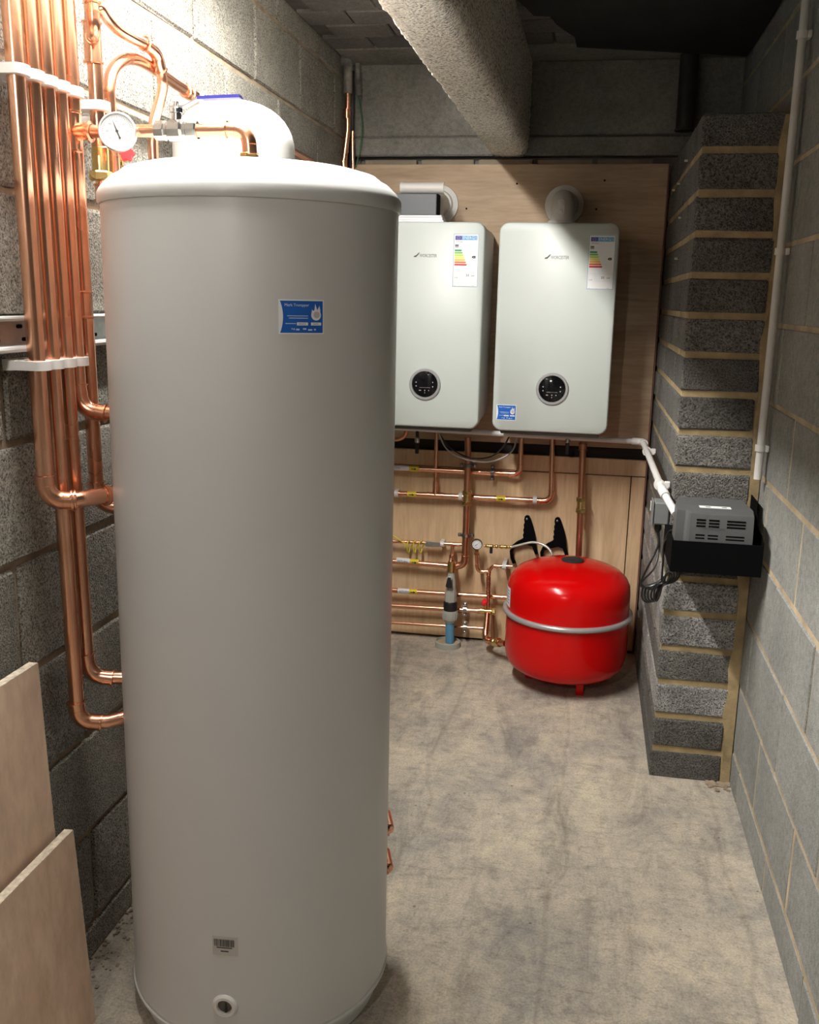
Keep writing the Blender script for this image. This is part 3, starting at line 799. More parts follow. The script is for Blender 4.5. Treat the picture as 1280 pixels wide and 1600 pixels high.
# tee and branch
HZ = 1.733
coupling_part(R5, (RX, 1.7135, HZ), (0, 0, 1), RR, .072, name='tee_body')
path, arcs = fillet([V((RX, 1.714, HZ)), V((-.612, 1.714, HZ)), V((-.612, 1.714, 1.68))], .024, 10)
MB().tube(path, .0115, 16).build('branch_pipe', 'copper', R5)
MB().tube([V((RX, 1.714, HZ)), V((-.915, 1.714, HZ))], .0150, 16).build('tee_branch', 'copper', R5)
mb = MB(); ring_geo(mb, V((-.915, 1.714, HZ)), V((1, 0, 0)), .013, .0185); mb.build('tee_ring', 'copper', R5)
elbow_part(R5, arcs[0], .0115, 'copper', 1.6)
brass_nut(R5, (-.612, 1.714, 1.686), (0, 0, 1), .0165, .018)
# ball valve with blue lever
bv = thing('ball_valve', 'chrome ball valve with blue lever on the copper branch above the lid', 'valve', (-.747, 1.714, HZ))
mb = MB().lathe([(.0150, -.040), (.0175, -.038), (.0175, -.022), (.0150, -.020), (.0150, -.016), (.0195, -.012), (.0195, .010), (.0150, .014), (.0150, .020), (.0175, .022), (.0175, .038), (.0150, .040)], (-.747, 1.714, HZ), (1, 0, 0), 10)
mb.build('body', 'chrome', bv, ang=20)
MB().lathe([(.009, 0), (.009, .012), (.0115, .013), (.0115, .020), (.0105, .021), (.0045, .022), (.0045, .032)], (-.747, 1.714, HZ + .017), (0, 0, 1), 20).build('stem', 'chrome', bv)
lv, _ = fillet([V((-.757, 1.714, HZ + .0395)), V((-.733, 1.714, HZ + .0395)), V((-.708, 1.716, HZ + .052)), V((-.628, 1.72, HZ + .056))], .008, 5)
def strap(mb, path, w_, t_):
    for a, b in zip(path[:-1], path[1:]):
        d = (b - a).normalized(); sd = d.cross(V((0, 0, 1))).normalized() * w_; up_ = sd.cross(d).normalized() * t_
        vs = [a - sd - up_, a + sd - up_, a + sd + up_, a - sd + up_, b - sd - up_, b + sd - up_, b + sd + up_, b - sd + up_]
        mb.add(vs, [[0, 1, 2, 3], [4, 7, 6, 5], [0, 4, 5, 1], [1, 5, 6, 2], [2, 6, 7, 3], [3, 7, 4, 0]])
    return mb
ci = len(lv) * 7 // 10
strap(MB(), lv[:-1] + [lv[-2].lerp(lv[-1], .12)], .008, .0015).build('lever_arm', 'steel_galv', bv, False)
strap(MB(), [lv[-2].lerp(lv[-1], .02) + V((0, 0, .0015)), lv[-1]], .0105, .0026).build('lever_grip', 'blue_lever', bv, False)
# dial thermometer
gc = at_y(183, 205, 1.688); gn = V((.30, -1, .10)).normalized()
dg = thing('dial_thermometer', 'round dial thermometer on the copper branch beside the risers', 'gauge', gc)
MB().lathe([(.0285, 0), (.0335, .004), (.0335, .016), (.0318, .018), (.0300, .018), (.0296, .0155)], gc - gn * .016, gn, 40).build('case', 'steel_galv', dg, ang=30)
face = MB().lathe([(.0297, 0), (.0297, .0004)], gc - gn * .0004, gn, 40).build('dial_face', 'dial_card', dg)
gu = gn.cross(V((0, 0, 1))).normalized() * -1; gv = gn.cross(gu) * -1
if gv.z < 0: gv = -gv
gm = lambda l: (lambda u, v: gc + gu * u + gv * v + gn * l)
mb = MB()
for k in range(41):
    a = math.radians(225 - 270 * k / 40); r0 = .024 if k % 5 else .0215
    d = V((math.cos(a), math.sin(a))); q = V((-d[1], d[0])) * .0003
    poly(mb, [(d[0] * r0 + q[0], d[1] * r0 + q[1]), (d[0] * .0265 + q[0], d[1] * .0265 + q[1]), (d[0] * .0265 - q[0], d[1] * .0265 - q[1]), (d[0] * r0 - q[0], d[1] * r0 - q[1])], gm(.0004))
for k in range(7):
    a = math.radians(225 - 45 * k); text_into(mb, str(20 * k), .0052, lambda u, v, a=a: gm(.0004)(.0172 * math.cos(a) + u, .0172 * math.sin(a) + v - .0018), 'CENTER')
mb.build('dial_print', 'print_grey', face, False)
mb = MB(); a = math.radians(112); d = (math.cos(a), math.sin(a)); q = (-d[1], d[0])
poly(mb, [(d[0] * .024, d[1] * .024), (q[0] * .0012, q[1] * .0012), (-d[0] * .012 + q[0] * .001, -d[1] * .012 + q[1] * .001), (-d[0] * .012 - q[0] * .001, -d[1] * .012 - q[1] * .001), (-q[0] * .0012, -q[1] * .0012)], gm(.0012))
poly(mb, circ(0, 0, .0026, 14), gm(.0014)); poly(mb, circ(-d[0] * .0125, -d[1] * .0125, .0020, 10), gm(.0014)); mb.build('pointer', 'print_black', face, False)
MB().tube([gc - gn * .015, gc - gn * .030], .006, 10).build('stem', 'brass', dg)

# single pipes to the right of the bundle
P6y = at_x(150, 150, RX)[1]
R6 = pipe('copper_riser', 'copper riser with a side tee near the top, first right of the bundle', [(RX, P6y - .008, ZT), (RX, P6y + .004, 1.722)], RR, corners='', couplings=(((RX, P6y - .004, 1.905), (0, 0, 1), .075),))
tp = V((RX, P6y - .006, 1.905))
e1 = V((-.915, 1.770, 1.905)); 
path, arcs = fillet([tp, V((-.918, 1.752, 1.912)), V((-.918, 1.752, 2.00))], .022, 8)
MB().tube(path, .0105, 14).build('side_branch', 'copper', R6); elbow_part(R6, arcs[0], .0105)
coupling_part(R6, (-.918, 1.752, 1.972), (0, 0, 1), .0125, .03); MB().tube([V((-.918, 1.752, 1.98)), V((-.918, 1.752, ZT))], .0105, 14).build('branch_riser', 'copper', R6)
bp = V((RX, P6y + .006, 1.70)); 
MB().lathe([(.0165, -.03), (.0165, .02), (.015, .022)], bp, (0, 0, 1), 18).build('brass_body', 'brass', R6)
brass_nut(R6, bp + V((0, 0, -.032)), (0, 0, 1), .0225, .018)
path, arcs = fillet([bp + V((0, 0, -.03)), bp + V((0, .004, -.085)), bp + V((.03, .06, -.16))], .05, 8)
MB().tube(path, .0115, 14).build('lower_tail', 'copper', R6); coupling_part(R6, bp + V((0, .002, -.062)), (0, .05, -1), .0125, .034)

# hoop pipe that bends over and runs along the wall to the far corner
p7 = at_x(173, 165, RX)
hp = [at_x(x, y, RX) for x, y in ((172, 165), (170.5, 138), (175, 112), (188, 97), (204, 92), (222, 97), (250, 114), (280, 135))]
zrun = hp[-1][2]
R7 = thing('copper_pipe', 'copper hoop pipe bending over and running along the left wall', 'pipe', (RX, p7[1] + .004, 1.66))
hpath = spline([V((RX, p7[1] + .006, 1.64)), V((RX, p7[1] + .003, 1.71))] + hp + [V((RX, hp[-1][1] + .2, zrun - .006))], 8)
tail, arcs = fillet([hpath[-1], V((RX, 3.86, zrun - .03)), V((RX, 3.86, zrun - .18))], .03)
MB().tube(hpath + tail[1:], .0118, 16).build('pipe', 'copper', R7); elbow_part(R7, arcs[0], .0118)
coupling_part(R7, at_x(293, 144.5, RX), (0, 1, -.03), .0118, .03)
bq = at_x(184, 255, RX - .005)
MB().lathe([(.0095, -.06), (.0095, .0), (.012, .002), (.012, .012)], bq + V((0, 0, -.006)), (0, 0, 1), 16).build('brass_tail', 'brass', R7)
brass_nut(R7, bq + V((0, 0, .012)), (0, 0, 1), .0195, .018)
MB().tube([bq + V((0, 0, .01)), bq + V((0, 0, .07))], .0105, 14).build('valve_neck', 'copper', R7)
rk = at_y(197, 238, 1.80)
rv = thing('drain_cock', 'small red valve knob peeping out under the dial thermometer', 'valve', rk)
mb = MB(); ol = []
for k in range(24):
    a = 2 * math.pi * k / 24; r = .0135 + .0022 * math.cos(a * 6); ol.append(rk + gu * r * math.cos(a) + gv * r * math.sin(a))
mb.prism(ol, gn * -.014).build('knob', 'red_plastic', rv, ang=50); MB().tube([rk - gn * .013, rk - gn * .03], .005, 8).build('spindle', 'brass', rv)

# swan-neck pipe curving down from the ceiling
cv = [at_x(149, -75, -.945), at_x(150, -25, -.945), at_x(158, 12, -.94), at_x(180, 42, -.935), at_x(205, 58, -.93), at_x(226, 68, -.93)]
cw = [at_x(226, 68, -.93), at_x(243, 84, -.93), at_x(251, 110, -.93), at_x(254, 135, -.93), at_x(249, 160, -.93), at_x(241, 188, -.93), at_x(239, 215, -.93), at_x(241, 275, -.93)]
cv[0] = V((cv[1][0], cv[1][1], ZT))
R8 = thing('copper_pipe', 'bent copper pipe swooping down past the hoop behind the ball valve', 'pipe', cv[0])
MB().tube(spline(cv, 8), .0112, 16).build('pipe', 'copper', R8); MB().tube(spline(cw, 8), .0112, 16).build('lower_pipe', 'copper', R8)
el = spline(cw[:3], 8)
mb = MB().tube(el, .0128, 16); ring_geo(mb, el[0], el[1] - el[0], .0125, .0155); ring_geo(mb, el[-1], el[-1] - el[-2], .0125, .0155); mb.build('elbow', 'copper', R8)

# clips
def pipe_clip(c, w_=.0385, label='', grp=None, depth=None):
    c = V(c); rt = thing('pipe_clip', label, 'clip', c, grp)
    mb = MB(); r = w_ / 2
    ol = []
    for k in range(13):
        a = math.radians(-90 + 180 * k / 12); ol.append(c + V((.006 + r * .55 * math.cos(a) + .006, r * math.sin(a), 0)))
    ol = ol + [V((XL + .018, c[1] + r, c[2])), V((XL + .018, c[1] - r, c[2]))]
    ol = [p + V((0, 0, -.008)) for p in ol]
    mb.prism(ol, (0, 0, .016)).build('clip_body', 'white_plastic', rt, ang=40)
    MB().box((XL + .0005, c[1] - r * .6, c[2] - .01), (XL + .018, c[1] + r * .6, c[2] + .01), .001).build('clip_base', 'white_plastic', rt, False)
    return rt
nth = ('nearest', 'second', 'third', 'fourth', 'fifth')
for k, y in enumerate((1.540, 1.583, 1.625, 1.666, 1.7115)):
    pipe_clip((RX, y, 1.800), .0412, 'white plastic clip in the upper row on the %s copper riser' % nth[k], 'upper row of pipe clips')
for k, y in enumerate((1.551, 1.593, 1.637, 1.681)):
    pipe_clip((RX, y, 1.321), .0412, 'white plastic clip in the lower row on the %s copper riser' % nth[k], 'lower row of pipe clips')
pipe_clip((RX, P6y - .0, 1.794), .046, 'white plastic clip holding the copper riser that has the side tee')
pipe_clip((RX, p7[1] + .002, 1.775), .042, 'white plastic clip on the upright leg of the copper hoop pipe')
hc = at_x(310, 158, RX); 
rt = thing('pipe_clip', 'white plastic clip on the hoop pipe where it runs along the wall', 'clip', hc)
MB().lathe([(.014, -.008), (.019, -.008), (.019, .008), (.014, .008)], hc, (0, 1, 0), 20).build('clip_body', 'white_plastic', rt)
MB().box((XL + .0005, hc[1] - .008, hc[2] - .01), (hc[0] - .01, hc[1] + .008, hc[2] + .01), .001).build('clip_base', 'white_plastic', rt, False)

# corner pipes at the back left
cp = at_y(541, 262, 3.90); ct = at_y(544, 92, 3.90)
rt = thing('corner_pipe', 'copper pipe dropping down the back left corner from a lagged elbow', 'pipe', cp)
MB().tube(fillet([V((ct[0], 3.90, 2.30)), at_y(543, 205, 3.90), at_y(536, 262, 3.90), at_y(534, 330, 3.90)], .05)[0], .012, 14).build('pipe', 'copper', rt)
MB().tube(fillet([V((XL, 3.90, 2.345)), V((ct[0], 3.90, 2.345)), V((ct[0], 3.90, 2.225))], .02)[0], .0165, 14).build('lagged_top', 'lagging_dirty', rt)
coupling_part(rt, at_y(542, 178, 3.90), (0, 0, 1), .0125, .035); coupling_part(rt, at_y(537, 258, 3.90), (-.1, 0, 1), .0125, .03)
a_, b_ = at_y(556, 88, 3.92), at_y(559, 147, 3.92)
tag(MB().tube([V((a_[0], 3.95, 2.345)), V((a_[0], 3.95, 2.325)), b_ + V((0, .03, 0))], .0095, 12).build('pipe_stub', 'lagging_dirty'), 'short dirty pipe stub hanging in the back left corner', 'pipe')
tag(MB().tube([at_y(551, 205, 3.93), at_y(551, 230, 3.93), at_y(553, 330, 3.93)], .0075, 12).build('thin_pipe', 'copper'), 'thin copper pipe at the left edge of the plywood', 'pipe')
tag(MB().tube(spline([at_y(559, 148, 3.965), at_y(566, 190, 3.965), at_y(564, 225, 3.965), at_y(556, 262, 3.945)]), .003, 8).build('green_cable', 'wire_green'), 'thin green cable hanging down the lintel in the back corner', 'cable')
tag(MB().tube([V((at_y(549, 150, 3.96)[0], 3.97, 2.32)), V((at_y(549, 250, 3.96)[0], 3.97, 1.70))], .011, 12).build('black_pipe', 'soil_pipe'), 'dark pipe behind the copper pipe in the back left corner', 'pipe')

# soil pipe stub on the right of the lintel
s0 = at_y(1070, 205, 3.945)
rt = thing('drain_stub', 'black drain pipe stub hanging from the ceiling beside the pier', 'pipe', s0)
MB().tube([V((s0[0] - .002, 3.945, ZC)), V((s0[0], 3.945, s0[2]))], .034, 24).build('pipe', 'soil_pipe', rt)
MB().lathe([(.035, 0), (.038, .002), (.038, .006), (.035, .008)], V((s0[0], 3.945, s0[2])), (0, 0, 1), 24).build('end_rim', 'soil_pipe', rt)

# ------------------------------------------------------------------ pipework on the back wall
HY, VY = 3.905, 3.86            # pipes hugging the plywood, and pipes standing in front of them
def bp_(x, y, Y=HY): return at_y(x, y, Y)
def tape(root, x0, x1, y0, y1, r, Y=HY, word=True):
    a, b = bp_(x0, y0, Y), bp_(x1, y1, Y)
    t = MB().tube([a, b], r + .0009, 18).build('yellow_tape', 'tape_yellow', root)
    d = (b - a).normalized(); c = (a + b) / 2
    def f(u, v): return c + d * u + V((0, -(r + .0016) * math.cos(v / r), (r + .0016) * math.sin(v / r)))
    mb = MB(); poly(mb, [(-.011, -.0015), (.002, -.0015), (.002, -.005), (.011, 0), (.002, .005), (.002, .0015), (-.011, .0015)], f); mb.build('arrow_print', 'print_black', t, False)
def label_wrap(root, x0, x1, y0, y1, r, s, Y=HY):
    a, b = bp_(x0, y0, Y), bp_(x1, y1, Y); d = (b - a).normalized()
    t = MB().tube([a, b], r + .0006, 18).build('label_wrap', 'paper', root)
    L = (b - a).length
    def f(u, v): return a + d * (u + .006) + V((0, -(r + .0013) * math.cos((v - .004) / r), (r + .0013) * math.sin((v - .004) / r)))
    mb = MB(); text_into(mb, s, .0125, f, sx=.95); mb.build('label_lettering', 'print_black', t, False)
def white_clip(x, y, label, r=.011, Y=HY):
    c = bp_(x, y, Y); rt = thing('pipe_clip', label, 'clip', c)
    mb = MB(); ol = []
    for k in range(13):
        a = math.radians(-110 + 220 * k / 12); ol.append(c + V((-.008, -(r + .005) * math.cos(a), (r + .005) * math.sin(a))))
    ol += [V((c[0] - .008, PW - .0006, c[2] + .011)), V((c[0] - .008, PW - .0006, c[2] - .011))]
    mb.prism(ol, (.016, 0, 0)).build('clip_body', 'white_plastic', rt, ang=40); return rt
def ring_clip(c, ax, r, label, mat='steel_dark'):
    """two-piece bolted ring clip with backplate stem"""
    c = V(c); ax = V(ax).normalized(); rt = thing('ring_clip', label, 'clip', c)
    MB().lathe([(r, -.007), (r + .006, -.007), (r + .006, .007), (r, .007)], c, ax, 20).build('ring', mat, rt, ang=30)
    sd = V((0, 1, 0)).cross(ax).normalized()
    for s in (-1, 1):
        lug = c + sd * s * (r + .012)
        l = MB().box(lug - V((.008, .004, .008)), lug + V((.008, .004, .008)), .002).build('lug', mat, rt, False)
        MB().lathe([(.0055, 0), (.0055, -.004), (.003, -.006)], lug - V((0, .004, 0)), (0, 1, 0), 10).build('screw', 'chrome', l)
    MB().tube([c + V((0, r + .004, 0)), V((c[0], PW - .0005, c[2]))], .005, 8).build('stem', mat, rt)
    return rt

# flow pipe under the boilers
r22 = .0115
x0 = bp_(560, 728); 
Hflow = pipe('copper_pipe', 'upper horizontal copper pipe under the boilers with a yellow arrow tape', [x0, bp_(812, 741), bp_(815, 684)], r22, .026, 'e')
tape(Hflow, 640, 655, 731.8, 732.6, r22); label_wrap(Hflow, 612, 640, 730.4, 731.8, r22, 'FLOW')
H2 = pipe('copper_pipe', 'second horizontal copper pipe with white clips and two yellow tapes', [bp_(560, 768), bp_(861, 783), bp_(863.5, 686)], r22, .030, 'e')
tape(H2, 637, 651, 771.8, 772.5, r22); tape(H2, 776, 790, 778.8, 779.5, r22)
coupling_part(H2, bp_(680, 774), bp_(700, 775) - bp_(680, 774), r22, .07, name='tee_body')
MB().tube([bp_(680, 774), bp_(681, 752)], .0125, 14).build('tee_neck', 'copper', H2)
V2 = MB().tube([bp_(680, 772), bp_(682.5, 676)], .0085, 14).build('branch_riser', 'copper', H2)
coupling_part(H2, bp_(681, 757), (0, 0, 1), .0095, .03)
white_clip(620, 771, 'white clip on the second pipe, close to the cylinder edge')
white_clip(720, 776, 'white clip on the second pipe, beside the brass coupling')
white_clip(836, 781.5, 'white clip on the second pipe, beside its right hand elbow')
# heavy vertical pipe in the middle
MV = pipe('copper_pipe', 'thick upright dull copper pipe in the middle under the boilers', [at_y(731, 683, VY), at_y(731.5, 715, VY), at_y(726, 883, VY), at_y(706, 885, VY)], .0135, [0, .012, .03, 0], 'be', 'copper_dull')
compression_coupling(MV, at_y(730, 778, VY), (0, 0, 1), .0135)
ring_clip(at_y(732.5, 727, VY), (0, 0, 1), .0145, 'black ring clip on the thick middle pipe just under the boilers')
ring_clip(at_y(728.5, 836, VY), (0, 0, 1), .0145, 'metal ring clip on the thick middle pipe beside the pressure gauge', 'chrome')
ring_clip(bp_(770, 738.5), (1, 0, 0), r22 + .001, 'black ring clip on the upper horizontal pipe near its elbow')
# right hand drop
RV = pipe('copper_pipe', 'thick upright copper pipe dropping behind the red vessel', [at_y(911.5, 690, VY), at_y(903, 905, VY)], .0135, corners='', mat='copper_dull')
coupling_part(RV, at_y(911, 698, VY), (0, 0, 1), .0145, .03, 'copper_dull'); compression_coupling(RV, at_y(907.5, 789, VY), (0, 0, 1), .0135)
# isolation fittings under boilers
for (px, lab) in ((652, 'black hanging valve lever under the half hidden boiler'), (887, 'black hanging valve lever under the right boiler')):
    c = at_y(px, 690, 3.80); rt = thing('valve_lever', lab, 'lever', c)
    MB().lathe([(.009, -.012), (.011, -.008), (.011, .008), (.009, .012)], c + V((0, 0, .008)), (0, 0, 1), 12).build('fitting', 'chrome', rt)
    MB().tube([c + V((0, 0, .02)), V((c[0], c[1], .9598))], .007, 10).build('neck', 'black_plastic', rt)
    MB().box(c + V((-.008, -.004, -.05)), c + V((.008, .004, -.004)), .003).build('lever', 'black_plastic', rt, False)
# looping copper tail by cylinder edge
tag(MB().tube(spline([at_y(636, 672, 3.82), at_y(632, 681, 3.82), at_y(622, 686, 3.82), at_y(600, 687, 3.82)]), .009, 12).build('copper_tail', 'copper_dull'), 'short curved copper tail under the boiler at the cylinder edge', 'pipe')
# cables hanging between the boilers
tag(MB().tube(spline([at_y(684, 672, 3.80), at_y(697, 700, 3.80), at_y(722, 716, 3.81), at_y(760, 722, 3.81), at_y(788, 714, 3.80), at_y(803, 700, 3.80), at_y(808, 679, 3.80)]), .0032, 8).build('grey_cable', 'cable_grey'), 'grey cable looping between the undersides of the boilers', 'cable')
tag(MB().tube(spline([at_y(683, 672, 3.82), at_y(702, 698, 3.82), at_y(733, 715, 3.825), at_y(765, 714, 3.82), at_y(785, 700, 3.82), at_y(798, 678, 3.82)]), .0032, 8).build('black_cable', 'cable_black'), 'black cable looping between the undersides of the boilers', 'cable')

# thin pipe with earth clamp and wire
H3 = pipe('copper_pipe', 'thin horizontal copper pipe carrying the earth wire and clamp', [bp_(560, 843.5), bp_(726, 851)], .0075, corners='')
coupling_part(H3, bp_(709, 850.5), (1, 0, 0), .0085, .05, name='tee_body')
MB().tube([bp_(708, 850.5), at_y(707, 858, 3.885), at_y(704.5, 880, 3.845)], .0085, 12).build('drop_pipe', 'copper', H3); coupling_part(H3, at_y(705.5, 872, 3.86), (0, -.3, -1), .009, .025)
a, b = bp_(665, 849, 3.893), bp_(688, 852, 3.893)
rt = thing('earth_clamp', 'grey metal earth clamp tag on the thin copper pipe', 'clamp', (a + b) / 2)
MB().box((a[0], 3.889, a[2] - .013), (b[0], 3.893, a[2] + .010), .001).build('tag_plate', 'steel_galv', rt, False)
MB().lathe([(.008, -.008), (.0105, -.008), (.0105, .008), (.008, .008)], bp_(670, 848.5), (1, 0, 0), 14).build('clamp_band', 'steel_galv', rt)
white_clip(691, 850, 'white clip on the thin pipe beside the earth clamp', .008)
pts = []
wx = [617, 628, 634]; pts = [at_y(600, 828, 3.89), at_y(622, 842, 3.89), at_y(634, 850, 3.89)]
for x in (637, 646.5, 656):
    pts += [at_y(x + 3, 846, 3.897), at_y(x, 848, 3.886), at_y(x - 1, 858, 3.886), at_y(x + 2, 864, 3.90), at_y(x + 4, 856, 3.918)]
pts += [at_y(664, 849, 3.897)]
tag(MB().tube(spline(pts, 6), .0028, 8).build('earth_wire', 'wire_earth'), 'yellow earth wire wound in loops round the thin pipe', 'wire')
# returns
r28 = .0135
H4 = pipe('copper_pipe', 'horizontal copper return pipe ending at the grey mains valve', [bp_(560, 872.5), bp_(700, 884)], r22, corners='')
coupling_part(H4, bp_(699, 884), (1, 0, 0), r22, .03)
tape(H4, 641, 655, 877.2, 878.4, r22); label_wrap(H4, 620, 641, 875.4, 877.2, r22, 'RETURN')
H5 = pipe('copper_pipe', 'long horizontal copper return pipe running behind the mains valve to the vessel', [bp_(560, 919), bp_(830, 936)], .0105, corners='')
tape(H5, 640, 652, 924, 924.8, .0105); label_wrap(H5, 622, 640, 922.8, 924, .0105, 'RETURN')
H6 = pipe('copper_pipe', 'horizontal copper pipe behind the collar nut of the mains valve', [bp_(560, 943.5), bp_(757, 955)], .0105, corners='')
coupling_part(H6, bp_(752, 954.7), (1, 0, 0), .011, .03)
H7 = pipe('copper_pipe', 'thin copper pipe lowest on the plywood just above the floor', [bp_(560, 969.5), bp_(757, 982)], .0068, corners='')
for (x, y, lab) in ((727, 952, 'chrome ring clip on the pipe level with the red valve cap'), (727, 980, 'chrome ring clip on the lowest thin pipe')):
    ring_clip(bp_(x, y), (1, 0, 0), .0115 if y < 960 else .008, lab, 'chrome')

# mains entry: blue pipe, grey plastic stop valve
def mz(y): return at_y(704, y, 3.845)[2]
mx = at_y(704, 940, 3.845)[0]; MYY = 3.845
mv = thing('mains_valve', 'grey plastic mains stop valve with black lever over the blue pipe', 'valve', (mx, MYY, mz(968)))
MB().lathe([(.017, mz(893)), (.018, mz(888)), (.018, mz(880)), (.016, mz(877))], (mx, MYY, 0), (0, 0, 1), 20).build('brass_tee', 'brass', mv)
MB().lathe([(.0125, mz(893)), (.016, mz(900)), (.020, mz(908)), (.021, mz(921))][::-1], (mx, MYY, 0), (0, 0, 1), 24).build('upper_cone', 'grey_upvc', mv)
MB().lathe([(.0255, mz(940)), (.0255, mz(928)), (.022, mz(920))], (mx, MYY, 0), (0, 0, 1), 8).build('hex_body', 'grey_upvc', mv, False)
MB().lathe([(.029, mz(953)), (.0295, mz(951)), (.0295, mz(941)), (.026, mz(939))], (mx, MYY, 0), (0, 0, 1), 24).build('black_collar', 'black_plastic', mv)
nut = MB().lathe([(.027, mz(969)), (.031, mz(966)), (.032, mz(955)), (.030, mz(953))], (mx, MYY, 0), (0, 0, 1), 24).build('union_nut', 'grey_upvc', mv)
mb = MB()
for k in range(16):
    a = 2 * math.pi * k / 16; d = V((math.cos(a), math.sin(a), 0)); mb.box(V((mx, MYY, 0)) + d * .0315 + V((-.0018, -.0018, mz(966))), V((mx, MYY, 0)) + d * .0315 + V((.0018, .0018, mz(956))))
mb.build('nut_ribs', 'grey_upvc', nut, False)
lc = V((mx - .004, MYY - .022, mz(902)))
lev = MB().lathe([(.0125, 0), (.0125, -.006), (.010, -.008)], lc, (0, 1, 0), 20).build('lever_boss', 'grey_upvc', mv)
mb = MB().prism([lc + V((-.006, -.008, .008)), lc + V((.006, -.008, .008)), lc + V((.014, -.008, -.018)), lc + V((.012, -.008, -.036)), lc + V((-.008, -.008, -.034)), lc + V((-.014, -.008, -.03))], (0, -.008, 0)); mb.build('lever', 'black_plastic', mv, False)
bpip = thing('blue_pipe', 'blue plastic water pipe rising out of the floor', 'pipe', (mx, MYY, 0))
MB().tube([V((mx + .003, MYY, 0.0)), V((mx, MYY, mz(966)))], [.019, .0185], 20).build('pipe', 'blue_pipe', bpip)
MB().lathe([(.022, mz(972)), (.023, mz(970)), (.023, mz(966))], (mx, MYY, 0), (0, 0, 1), 20).build('sleeve', 'grey_upvc', bpip)
co = thing('floor_collar', 'concrete filled round duct collar around the blue pipe', 'collar', (mx - .01, MYY + .02, 0))
MB().lathe([(.050, .0005), (.054, .0005), (.054, .024), (.050, .026), (.049, .012)], (mx - .008, MYY + .012, 0), (0, 0, 1), 36, caps=False).build('duct_rim', 'grey_upvc', co)
MB().lathe([(.049, .0005), (.049, .016), (.03, .022), (.019, .02)], (mx - .008, MYY + .012, 0), (0, 0, 1), 28).build('concrete_fill', 'mortar_right', co)

# pressure gauge with fill fittings
pg = at_y(745.5, 850.5, 3.855)
gz = thing('pressure_gauge', 'small round pressure gauge left of the red vessel', 'gauge', pg)
MB().lathe([(.020, .012), (.0225, .008), (.0225, -.004), (.021, -.006), (.0195, -.006), (.0193, -.003)], pg, (0, 1, 0), 32).build('case', 'steel_dark', gz, ang=30)
fc = MB().lathe([(.0193, -.003), (.0193, -.0045)], pg, (0, 1, 0), 32).build('dial_face', 'sticker_white', gz)
gm2 = lambda u, v: pg + V((u, -.0049, v))
mb = MB()
for k in range(11):
    a = math.radians(225 - 27 * k); d = (math.cos(a), math.sin(a)); q = (-d[1] * .0006, d[0] * .0006)
    poly(mb, [(d[0] * .0135 + q[0], d[1] * .0135 + q[1]), (d[0] * .017 + q[0], d[1] * .017 + q[1]), (d[0] * .017 - q[0], d[1] * .017 - q[1]), (d[0] * .0135 - q[0], d[1] * .0135 - q[1])], gm2)
a = math.radians(38); d = (math.cos(a), math.sin(a)); q = (-d[1] * .0012, d[0] * .0012)
poly(mb, [(d[0] * .014, d[1] * .014), (q[0] - d[0] * .009, q[1] - d[1] * .009), (-q[0] - d[0] * .009, -q[1] - d[1] * .009)], lambda u, v: gm2(u, v) + V((0, -.0005, 0)))
text_into(mb, 'bar', .006, lambda u, v: gm2(u, v - .013), 'CENTER'); mb.build('dial_print', 'print_black', fc, False)
MB().lathe([(.008, 0), (.008, -.012), (.011, -.013), (.011, -.022), (.008, -.024)], pg + V((0, 0, -.022)), (0, 0, 1), 8).build('gauge_stem', 'brass', gz)
FL = pipe('copper_pipe', 'slim copper fill pipe bending from the pressure gauge to the red capped valve', [pg + V((0, 0, -.04)), at_y(746, 893, 3.855), at_y(764, 893, 3.855)], .0072, .02, 'e')
MB().tube(fillet([at_y(764, 893, 3.855), at_y(770, 884, 3.855), at_y(800, 885, 3.855)], .018)[0], .0072, 12).build('upper_branch', 'copper', FL)
coupling_part(FL, at_y(778, 884.5, 3.855), (1, 0, 0), .0075, .03)
MB().tube([at_y(764, 888, 3.855), at_y(763, 952, 3.855)], .0072, 12).build('drop', 'copper', FL)
for yy in (896, 905, 915, 926): coupling_part(FL, at_y(763.7 - (yy - 896) * .02, yy, 3.855), (0, 0, 1), .008, .018 if yy != 915 else .03, 'copper_dull')
white_clip(788, 885, 'white clip on the slim fill pipe beside the red vessel', .0075, 3.855)
# safety valve with red cap
vc = at_y(761, 955, 3.855)
sv = thing('safety_valve', 'brass safety valve with red cap left of the red vessel', 'valve', vc)
MB().lathe([(.012, -.03), (.015, -.028), (.015, -.01), (.012, -.008), (.012, .02)], vc, (1, 0, 0), 12).build('body', 'brass', sv)
MB().lathe([(.012, 0), (.016, .003), (.016, .014), (.012, .017)], vc + V((.020, 0, 0)), (1, 0, 0), 8).build('union', 'brass', sv, False)
rc = at_y(757, 943, 3.83)
MB().lathe([(.0115, .018), (.0125, .012), (.0125, -.004), (.010, -.008), (.006, -.009)], rc, (0, 1, .35), 14).build('red_cap', 'red_plastic', sv)
MB().tube([rc + V((0, .015, 0)), vc], .008, 10).build('neck', 'brass', sv)
# pipe down to the vessel tapping
ve0 = at_y(762, 958, 3.85); 
DP = pipe('copper_pipe', 'thick copper pipe dropping and turning into the red vessel low down', [ve0, at_y(758, 1000, 3.80), at_y(790, 1005.5, 3.68)], .0125, [0, .03, 0], 'e')
MB().tube([at_y(770, 955, 3.88), at_y(771, 1000, 3.88)], .0072, 12).build('drain_leg', 'copper_dull', DP)
q0 = at_y(770, 1003, 3.755); q1 = at_y(791, 1005.5, 3.677)
MB().lathe([(.015, 0), (.0175, .004), (.0175, .022), (.015, .024), (.015, .03), (.019, .032), (.019, .052), (.016, .054)], q0, (q1 - q0), 12).build('brass_union', 'brass', DP)

